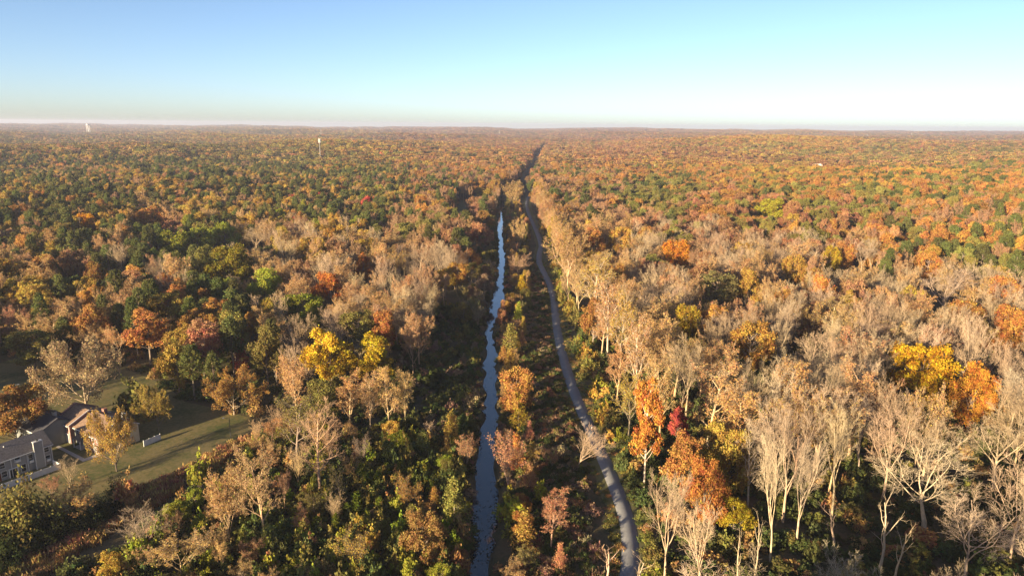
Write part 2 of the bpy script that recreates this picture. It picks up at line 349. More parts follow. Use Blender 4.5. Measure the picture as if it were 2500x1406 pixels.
def bare(name, form, leaf=0, lsize=.28, twig=True):
    tb, cb, tips = TB(), TB(), []
    #             ns sides nch ratio ang trop jit t0
    if form == 'spread':
        spec = [(5, 8, 6, 1.25, .75, .02, .05, .6), (7, 6, 8, .42, .62, .09, .10, .25), (4, 4, 6, .48, .6, .06, .14, .2), (3, 3, 7, .55, .6, .04, .15, .1), (2, 3, 0, 0, 0, .03, .15, 0)]; L0 = 10.
    elif form == 'vase':
        spec = [(5, 8, 6, 1.35, .5, .02, .05, .45), (8, 6, 9, .32, .6, .11, .08, .25), (4, 4, 6, .46, .55, .10, .13, .2), (3, 3, 7, .55, .55, .06, .14, .1), (2, 3, 0, 0, 0, .05, .15, 0)]; L0 = 10.5
    elif form == 'tall':
        spec = [(10, 8, 15, .30, .75, .01, .025, .3), (5, 5, 6, .45, .6, .10, .1, .2), (3, 3, 5, .55, .55, .08, .13, .2), (3, 3, 5, .5, .55, .05, .14, .15), (2, 3, 0, 0, 0, .05, .15, 0)]; L0 = 23.
    elif form == 'low':
        spec = [(5, 8, 12, 1.45, .95, .02, .05, .16), (8, 6, 9, .36, .62, .06, .10, .15), (4, 4, 6, .48, .6, .05, .14, .2), (3, 3, 4, .5, .6, .03, .15, .15), (2, 3, 0, 0, 0, .03, .15, 0)]; L0 = 8.5
    else:                                 # young: many ascending stems
        spec = [(3, 6, 7, 2.6, .4, .02, .05, .3), (6, 4, 8, .34, .55, .08, .07, .2), (3, 3, 6, .5, .5, .06, .12, .2), (2, 3, 4, .5, .5, .04, .15, .2), (2, 3, 0, 0, 0, .03, .15, 0)]; L0 = 5.
    if not twig: spec = spec[:4]
    grow(tb, np.zeros(3), np.array([0, 0, 1.]), L0, .36 if form != 'young' else .2, 0, spec, tips, (cb, 2))
    if leaf:
        T = np.array([p for p, _ in tips]); D = np.array([d for _, d in tips])
        k = RNG.integers(0, len(T), leaf); cen = T[k] + RNG.normal(size=(leaf, 3)) * .3 - D[k] * RNG.uniform(0, 1.0, (leaf, 1))
        cb.leaves(cen, np.tile((0, 0, .5), (leaf, 1)), lsize, RNG.random(len(T))[k] * .5 + RNG.random(leaf) * .5)
    # branches of the crown go with the crown mesh
    allV = tb.V + cb.V
    top = max(v[:, 2].max() for v in allV); rad = np.percentile(np.linalg.norm(np.concatenate(allV)[:, :2], axis=1), 97)
    out = {'name': name, 'H': top, 'R': rad}
    V = np.concatenate(tb.V); F = np.concatenate(tb.F); out['trunk'] = quads_mesh(name + '_trunk', V, F, [BARK], smooth=True)
    V1 = np.concatenate(cb.V); F1 = np.concatenate(cb.F); mi = np.zeros(len(F1)); lv = np.zeros(len(V1))
    if leaf:
        LV = np.concatenate([a for a, _ in cb.lf]); ll = np.concatenate([b_ for _, b_ in cb.lf]); LF = np.arange(len(LV)).reshape(-1, 4) + len(V1)
        V1 = np.concatenate([V1, LV]); F1 = np.concatenate([F1, LF]); mi = np.r_[mi, np.ones(len(LF))]; lv = np.r_[lv, ll]
    out['crown'] = quads_mesh(name + '_crown', V1, F1, [BARK, LEAF], mi=mi, lv=lv)
    out['all'] = quads_mesh(name + '_all', np.concatenate([V, V1]), np.concatenate([F, F1 + len(V)]), [BARK, LEAF], mi=np.r_[np.zeros(len(F)), mi], lv=np.r_[np.zeros(len(V)), lv])
    return out
def clumps(tb, cen, out, rc, per, size, lvspread=.55, bias=.9, long=1.0):
    n = len(cen); base = RNG.random(n)
    c = np.repeat(cen, per, 0) + RNG.normal(size=(n * per, 3)) * np.repeat(rc, per)[:, None] * .55
    tb.leaves(c, np.repeat(out, per, 0), size, np.repeat(base, per) * lvspread + RNG.random(n * per) * (1 - lvspread), bias=bias, long=long)
def leafy(name, H=20., Rr=6., base=.3, nl=17, cl=15, per=27, size=.245, round_=1.0, lobe=.36):
    tb = TB(); zc = H * (base + 1) / 2; hz = H * (1 - base) / 2
    g = np.arange(nl) + .5; ph = np.arccos(1 - 1.75 * g / nl); th = 2.4 * 3.883 * g + RNG.normal(size=nl) * .35      # lobes over the crown
    d = np.stack([np.sin(ph) * np.cos(th), np.sin(ph) * np.sin(th), np.cos(ph)], 1)
    d = d * RNG.uniform(.5, .85, (nl, 1)); cen = d * (Rr, Rr, hz) * round_ + (0, 0, zc)
    top = RNG.uniform(-.6, .6, 3) * (Rr * .3, Rr * .3, 0)
    tb.tube([(0, 0, -.5), (RNG.normal() * .2, RNG.normal() * .2, H * base * .7), (top[0] * .4, top[1] * .4, H * .55), (top[0], top[1], H * .82)], [H * .016, H * .0125, H * .009, H * .003], 8)
    for i in range(nl):
        lr = lobe * Rr * RNG.uniform(.75, 1.3)
        a = np.array([0, 0, max(H * base * .8, cen[i, 2] - Rr * .6)]); mid = (a + cen[i]) / 2 + (0, 0, -.3)
        tb.tube([a, mid, cen[i]], [H * .006, H * .004, H * .0015], 4)
        m_ = unit(RNG.normal(size=(cl * 2, 3)) + d[i] * .9 + (0, 0, .35)); m_ = m_[:cl]
        q = cen[i] + m_ * lr * RNG.uniform(.7, 1.05, (cl, 1)) * (1, 1, .85)
        clumps(tb, q, m_, np.full(cl, lr * .36), per, size)
    o = tb.done(name); o['H'] = H; o['R'] = Rr * 1.0; return o
def cone(name, H=12., Rr=3., n=120, per=22, size=.22, power=.85, z0=.12):
    tb = TB(); tb.tube([(0, 0, -.3), (0, 0, H * .5), (.1, 0, H * .97)], [H * .014, H * .009, H * .002], 6)
    t = np.sort(RNG.random(n)) ** .8; th = np.arange(n) * 2.4 + RNG.normal(size=n) * .4
    r = Rr * (1 - t) ** power * RNG.uniform(.6, 1.1, n) * (.8 + .25 * np.sin(th * 3 + t * 9)); z = H * (z0 + (1 - z0) * t)
    cen = np.stack([r * np.cos(th), r * np.sin(th), z - r * .15], 1); out = np.stack([np.cos(th), np.sin(th), np.full(n, .4)], 1)
    for i in range(0, n, 5): tb.tube([(0, 0, z[i] - r[i] * .4), cen[i]], [.05, .02], 3)
    clumps(tb, cen, out, np.full(n, .16 * Rr + .2), per, size)
    o = tb.done(name); o['H'] = H; o['R'] = Rr; return o
def pine(name, H=24., Rr=4.6, n=95, per=34):
    tb = TB(); bx, by = RNG.normal(size=2) * .4
    tb.tube([(0, 0, -.5), (bx * .4, by * .4, H * .4), (bx, by, H * .75), (bx, by, H * .97)], [.34, .27, .16, .04], 8)
    t = np.sort(RNG.random(n)); th = np.arange(n) * 2.4 + RNG.normal(size=n) * .5
    prof = np.sqrt(np.clip(1 - (t * 1.05 - .12) ** 2, .02, 1)) * (1 - .35 * t); r = Rr * prof * RNG.uniform(.55, 1.08, n); z = H * (.46 + .53 * t)
    cen = np.stack([bx + r * np.cos(th), by + r * np.sin(th), z], 1); out = np.stack([np.cos(th) * .6, np.sin(th) * .6, np.full(n, .9)], 1)
    for i in range(0, n, 2): tb.tube([(bx, by, z[i] - r[i] * .35), (cen[i] + (bx, by, z[i])) / 2 - (0, 0, .25), cen[i] - (0, 0, .15)], [.09, .06, .025], 4)
    clumps(tb, cen, out, np.full(n, .85), per, .34, bias=.5, long=1.35)
    o = tb.done(name); o['H'] = H; o['R'] = Rr; return o
def shrub(name, H=3., Rr=2., n=46, per=20, size=.2):
    tb = TB(); d = unit(RNG.normal(size=(n, 3)) + (0, 0, .7)); d[:, 2] = np.abs(d[:, 2])
    lump = 1 + .28 * np.sin(d[:, 0] * 5 + 1) * np.cos(d[:, 1] * 4) + RNG.normal(size=n) * .12
    cen = d * (Rr, Rr, H) * (lump * RNG.uniform(.6, 1., n))[:, None]
    for i in range(0, n, 5): tb.tube([(0, 0, -.1), cen[i] * .5 + (0, 0, .1), cen[i]], [.05, .035, .015], 3)
    clumps(tb, cen, d, np.full(n, .2 * Rr), per, size)
    o = tb.done(name); o['H'] = H; o['R'] = Rr; return o
def reeds(name, H=1.7, Rr=1.1, n=150):
    tb = TB(); p = RNG.normal(size=(n, 2)) * Rr * .5; hh = H * RNG.uniform(.5, 1.05, n)
    th = RNG.uniform(0, 6.28, n); lean = RNG.normal(size=(n, 2)) * .3; w_ = RNG.uniform(.05, .12, n)
    a = np.stack([np.cos(th) * w_, np.sin(th) * w_, 0 * th], 1); b0 = np.c_[p, 0 * hh]; b1 = np.c_[p + lean * .4, hh * .6]; b2 = np.c_[p + lean, hh]
    V = np.concatenate([np.stack([b0 - a, b0 + a, b1 + a, b1 - a], 1), np.stack([b1 - a * 1.5, b1 + a * 1.5, b2 + a * .4, b2 - a * .4], 1)]).reshape(-1, 3)
    tb.lf.append((V, np.repeat(RNG.random(2 * n), 4))); o = tb.done(name); o['H'] = H; o['R'] = Rr; return o
def snag(name):
    tb, tips = TB(), []
    spec = [(8, 7, 5, .34, .55, .01, .07, .4), (5, 5, 3, .45, .7, .09, .16, .35), (3, 4, 2, .5, .7, .06, .2, .3), (2, 3, 0, 0, 0, .02, .2, 0)]
    cb = TB(); grow(tb, np.zeros(3), np.array([0, 0, 1.]), 16., .34, 0, spec, tips, (cb, 1))
    V, F = np.concatenate(tb.V), np.concatenate(tb.F); V1, F1 = np.concatenate(cb.V), np.concatenate(cb.F)
    return {'name': name, 'H': max(V[:, 2].max(), V1[:, 2].max()), 'R': 3., 'trunk': quads_mesh(name, V, F, [BARK], smooth=True), 'crown': quads_mesh(name + '_c', V1, F1, [BARK], smooth=True),
            'all': quads_mesh(name + '_a', np.concatenate([V, V1]), np.concatenate([F, F1 + len(V)]), [BARK], smooth=True)}
def far(name, H=20., Rr=6., n=460, size=.72, pine_=False):
    tb = TB(); b = .42 if pine_ else .2; k = 6 if not pine_ else 4; per = n // k
    tb.tube([(0, 0, -.5), (0, 0, H * .5)], [.3, .2], 5)
    for i in range(k):
        th = i * 2.4 + RNG.normal() * .5; rr = Rr * (RNG.uniform(.3, .72) if i else .1) * (.6 if pine_ else 1); lr = Rr * RNG.uniform(.34, .62)
        c0 = np.array([rr * math.cos(th), rr * math.sin(th), H * (1 - RNG.uniform(.12, .42) * (1 if i else .45)) - lr * .4])
        d = unit(RNG.normal(size=(per, 3)) + (0, 0, .4)); cen = c0 + d * (lr, lr, max(lr, (c0[2] - H * b) * .8)) * RNG.uniform(.72, 1.05, (per, 1)); cen[:, 2] = np.minimum(cen[:, 2], H)
        tb.leaves(cen, d, size, RNG.random() * .4 + RNG.random(per) * .6, bias=1.1)
    o = tb.done(name); o['H'] = H; o['R'] = Rr; return o

P = {}
P['leafy'] = [leafy('leafy%d' % i, H=h, Rr=r, base=b_, nl=n_, lobe=l_) for i, (h, r, b_, n_, l_) in enumerate(
    [(19, 6, .16, 25, .33), (21, 5, .15, 26, .36), (17, 7, .16, 27, .30), (22, 5.5, .2, 24, .33), (18, 6, .08, 28, .31), (24, 4.6, .14, 27, .36)])]
P['leafy'] += [leafy('leafy_big%d' % i, H=h, Rr=10., base=b_, nl=46, cl=16, per=30, size=.27, lobe=.21) for i, (h, b_) in enumerate([(22, .15), (19, .1)])]
P['semi'] = [bare('semi%d' % i, f, leaf=n_, lsize=.19, twig=True) for i, (f, n_) in enumerate([('vase', 3000), ('tall', 3000), ('spread', 3000), ('tall', 3600), ('young', 2600), ('vase', 2200), ('low', 13000)])]
P['bare'] = [bare('bare%d' % i, f) for i, f in enumerate(['vase', 'spread', 'vase', 'tall', 'spread', 'young'])]
P['pine'] = [pine('pine%d' % i, H=h, Rr=r) for i, (h, r) in enumerate([(24, 4.6), (22, 5.2), (25, 4.2)])]
P['cone'] = [cone('cone%d' % i, H=h, Rr=r) for i, (h, r) in enumerate([(13, 3.6), (12, 3.2), (14, 4.2)])]
P['cedar'] = [cone('cedar%d' % i, H=6., Rr=1.25, n=70, per=22, size=.15, power=.7, z0=.03) for i in range(2)]
P['shrub'] = [shrub('shrub%d' % i, H=h, Rr=r) for i, (h, r) in enumerate([(3, 2), (2.4, 2.4), (3.4, 1.7), (2.2, 2.0)])]
P['bush'] = [shrub('bush%d' % i, H=6, Rr=5, n=190, per=30, size=.2) for i in range(2)]
P['reeds'] = [reeds('reeds%d' % i) for i in range(3)]
P['snag'] = [snag('snag%d' % i) for i in range(3)]
P['far'] = [far('far%d' % i, Rr=r) for i, r in enumerate([6, 5, 7, 5.5, 6.5, 6])] + [far('farpine%d' % i, H=22, Rr=4.6, pine_=True, size=.6) for i in range(3)]

# ------------------------------------------------------------------ colours
LEAFC = {'by': (.52, .37, .035), 'go': (.39, .26, .06), 'or': (.37, .195, .06), 'ru': (.28, .15, .075), 'rd': (.40, .085, .06), 'ol': (.22, .195, .055),
         'yg': (.28, .29, .04), 'dg': (.098, .112, .036), 'pi': (.115, .125, .04), 'tn': (.40, .25, .10), 'pk': (.33, .19, .10), 'bg': (.29, .205, .125), 'bw': (.34, .26, .18), 'sa': (.36, .185, .10)}
NAMES = {'by': 'bright yellow', 'go': 'golden', 'or': 'orange', 'ru': 'rust brown', 'rd': 'red', 'ol': 'olive green', 'yg': 'yellow green', 'dg': 'dark green', 'pi': 'dark green',
         'tn': 'tan', 'pk': 'pinkish brown', 'bg': 'grey', 'bw': 'pale', 'sa': 'salmon'}
BARKC = {'bw': (.45, .345, .235), 'bg': (.38, .28, .18), 'tn': (.43, .305, .18), 'pk': (.37, .24, .15)}
def jitter(c, a=.16):
    c = np.array(c) * (1 + RNG.normal() * a * .8); return np.clip(c * (1 + RNG.normal(size=3) * a * .28), .008, .75)
# ------------------------------------------------------------------ what grows where: weights at points of the photograph
MIX = [(0, 322, 260, 'or2 pk3 dg3 pi2 go1'), (1250, 322, 300, 'or3 pk4 dg2 pi1 ru1'), (2450, 332, 300, 'or2 pk3 dg3 ol2 ru1'),
       (150, 400, 170, 'go4 pi3 pk2.5 ol2.5 dg1 or1.5 tn1'), (500, 400, 170, 'go5 pi3 pk1 ol3 dg0.6 or1.5 tn1.5'), (850, 420, 170, 'go5 pi2.5 or2 ol3 tn1.5 rd0.3'), (1080, 420, 110, 'or3 pk2 go1 ru1 ol1 tn1'),
       (1100, 350, 130, 'or4 pk3 ru1 go1 dg1'), (100, 500, 130, 'pi4 dg1 ol4 or1 pk1 go1'), (350, 500, 120, 'pi2 ol2.5 pk2 go3 or1.5 tn1.5'), (600, 470, 120, 'pk2 go4 pi1.6 ol3 tn1.5 or0.7'),
       (850, 490, 120, 'go4 pi1.7 ol4 pk1 yg0.6 tn1 or0.6'), (1010, 540, 70, 'pk2 or1 go1 tn1 ol1'), (120, 620, 120, 'pi3.5 ol3.5 pk1.5 or1.2 go1.2 tn1'), (300, 620, 90, 'pi2.5 pk2 dg1 ol2 bg1 tn1.5 or1'),
       (500, 600, 80, 'yg3 dg2 pi2 ol2'), (120, 750, 110, 'ol3 pi2 pk1 tn1 go1'), (330, 760, 90, 'pi1.5 ol2 or2.5 go1.5 tn1'), (500, 800, 100, 'or3 pi2 ol3 go2 pk0.5 tn1'),
       (700, 620, 80, 'bg3 pk2 tn3 go0.5'), (850, 600, 90, 'bg2.5 pk2 tn3 go1.2 or0.5'), (950, 700, 90, 'bg3 pk3 tn2.5 or0.7'), (1060, 660, 60, 'bg3 pk3 ol1 go0.6'), (800, 760, 80, 'bg3 pk1 ol1 tn2'),
       (1050, 800, 80, 'bg4 pk2 tn2 ol0.5'), (900, 960, 90, 'tn6 bg1 go0.6'), (700, 900, 80, 'ol3 tn3 pi1 bg1'), (600, 1150, 110, 'tn4 ol2 yg0.6 pk1'), (450, 1350, 110, 'tn4 ol1 go0.6'),
       (1380, 470, 60, 'tn5 pk2 go0.6'), (1450, 430, 70, 'tn3 ol1 pk2 or0.5'), (1450, 560, 70, 'tn5 pk1 go1'), (1420, 680, 70, 'tn5 go2.5 or1'), (1500, 800, 80, 'tn6 go2 bg0.6 or1'), (1560, 950, 80, 'tn5 go1.6 or1.4 bg0.6'),
       (1620, 480, 70, 'ol4 tn2 bg1 dg1'), (1600, 600, 70, 'bg2 pk2 or1.5 tn2 ol1'), (1700, 700, 90, 'bg3 pk1.5 tn3 or0.9 go0.8'), (1750, 500, 80, 'ru4 or2.5 sa2 ol0.7 bg0.4'), (1760, 600, 70, 'or2 pk3 bg3 ru1'),
       (1900, 540, 80, 'ru2 sa1.5 or1.5 ol1.5 go1'), (2030, 520, 70, 'ru2.5 sa2 or1.5 ol1'), (1900, 460, 80, 'ol3 or2 ru1.5 go1'), (1900, 620, 80, 'bg4 pk2 tn1 go1 or0.7'), (2050, 720, 100, 'bg5 pk1.5 tn2 or0.6 go0.5'),
       (2300, 720, 110, 'bg5 pk1.5 or0.7 tn2 go0.4'), (2450, 720, 80, 'bg3 go1 or1.5'), (1750, 880, 110, 'bg5 tn2.5 bw2 go0.6 ol0.3'), (2000, 880, 120, 'bg5 tn1.2 bw2'), (2250, 960, 120, 'bg4 bw3 tn1'), (2450, 900, 80, 'bg4 bw2 or0.5'),
       (1700, 1100, 80, 'or2 go2 ru1 tn1'), (1850, 1080, 90, 'bw5 tn1.5 ol0.5'), (2200, 1150, 150, 'bw7 tn1'), (2350, 1320, 150, 'bw6 bg1'), (1900, 1320, 130, 'bw5 ol0.6 tn0.6'),
       (1500, 370, 110, 'pk4 or3 ol1 ru1'), (1750, 380, 120, 'or3 ol2 ru2 go1 pk1'), (1950, 400, 120, 'go2 or3 ol3 ru1.5 pi0.7'), (2250, 420, 140, 'ol3 or3 pi1.5 pk1.5 go1'), (2450, 450, 120, 'ol3 or3 pi2 pk1'),
       (1900, 350, 140, 'go3 ol2 or3 ru1'), (2200, 540, 90, 'pi1.2 ol2 or2.5 pk1.5 ru0.7 tn1'), (2350, 580, 80, 'pi1.6 or2.5 ol2 go2 tn1'), (2460, 600, 80, 'go2.5 or2.5 pi1 ol1.5 tn1'), (2200, 620, 60, 'pi1 pk2 bg1 or1.5 go1.5'), (1650, 430, 80, 'ru2 or2 ol2 go1 pi1'),
       (1330, 400, 60, 'pk3 tn3 or0.6'), (1200, 400, 70, 'or3 pk3 ol1 tn1')]
CODES = list(LEAFC)
def parse(s): return {CODES.index(t[:2]): float(t[2:]) for t in s.split()}
_mc = np.array([(a, b_, r) for a, b_, r, _ in MIX]); _mw = np.zeros((len(MIX), len(CODES)))
for i, e in enumerate(MIX):
    d_ = parse(e[3]); tot = sum(d_.values())
    for k, v in d_.items(): _mw[i, k] = v / tot
_ph = np.random.default_rng(3).uniform(0, 6.28, (5, len(CODES))); _wl = np.random.default_rng(4).uniform(26, 44, len(CODES))
_lc = np.array([LEAFC[c] for c in CODES])
def sample_codes(x, y, z, mean=False):
    mc = np.zeros((len(x), 3))
    px, py, _ = project(x, y, z + 18); out = np.zeros(len(x), int)
    for a in range(0, len(x), 20000):
        s = slice(a, a + 20000)
        W = np.exp(-((px[s, None] - _mc[:, 0]) ** 2 + ((py[s, None] - _mc[:, 1]) * 1.7) ** 2) / (_mc[:, 2] * .8) ** 2) + 1e-9 / (1 + np.hypot(px[s, None] - _mc[:, 0], py[s, None] - _mc[:, 1]))
        pr = W @ _mw
        X_, Y_ = x[s, None], y[s, None] * .8
        pr = pr * np.exp(1.05 * (np.sin(X_ / _wl + _ph[0]) * np.sin(Y_ / _wl * 1.1 + _ph[1]) + .8 * np.sin(X_ / _wl * 2.7 + _ph[2]) * np.cos(Y_ / _wl * 2.3 + _ph[3]) + .9 * np.sin((X_ + Y_) / 260. + _ph[4])))
        pr /= pr.sum(1, keepdims=True); mc[s] = pr @ _lc
        out[s] = (np.cumsum(pr, 1) < RNG.random((len(px[s]), 1))).sum(1).clip(0, len(CODES) - 1)
    return (out, mc) if mean else out
def proto_for(code, dist):
    if code in ('bg', 'bw'): return 'bare', int(RNG.choice([0, 1, 2, 3, 4], p=[.26, .2, .26, .1, .18]))
    if code == 'tn': return 'semi', int(RNG.choice([0, 1, 2, 3, 5], p=[.22, .22, .16, .24, .16]))
    if code == 'pk': return ('semi', int(RNG.choice([0, 2, 5]))) if RNG.random() < .75 else ('leafy', int(RNG.integers(0, 6)))
    if code == 'pi': return 'pine', int(RNG.integers(0, 3))
    return 'leafy', int(RNG.integers(0, 6))

# ------------------------------------------------------------------ the trees
T = []                                   # every plant: dict(proto, var, x, y, H, W, code, tint, bark, label)
def add(proto, var, x, y, H, Wd, code, label=None, short=None, rot=None, tint=None, bark=None, lean=(0, 0), name=None):
    T.append(dict(proto=proto, var=var, x=x, y=y, z=float(hgt(x, y)), H=H, W=Wd, code=code, label=label, short=short, rot=RNG.uniform(0, 6.28) if rot is None else rot,
                  tint=jitter(LEAFC[code]) if tint is None else np.array(tint), bark=jitter(BARKC.get(code, (.22, .17, .13)), .1) if bark is None else np.array(bark), lean=lean, name=name))
def hero(proto, var, px, ytop, ybase, wpx, code, H=None, label=None, short=None, **kw):
    if ybase is not None:
        x, y = at(px, ybase); dx, dy, dz = ray(px, ytop); t_ = y / dy; H = CAM_H + dz * t_ - float(hgt(x, y))
    else: x, y = at(px, ytop, H)
    d = math.sqrt(x * x * 0 + y * y + (CAM_H - H * .6) ** 2)
    add(proto, var, x, y, max(H, 1.5), wpx * d / FPX, code, label, short, **kw)
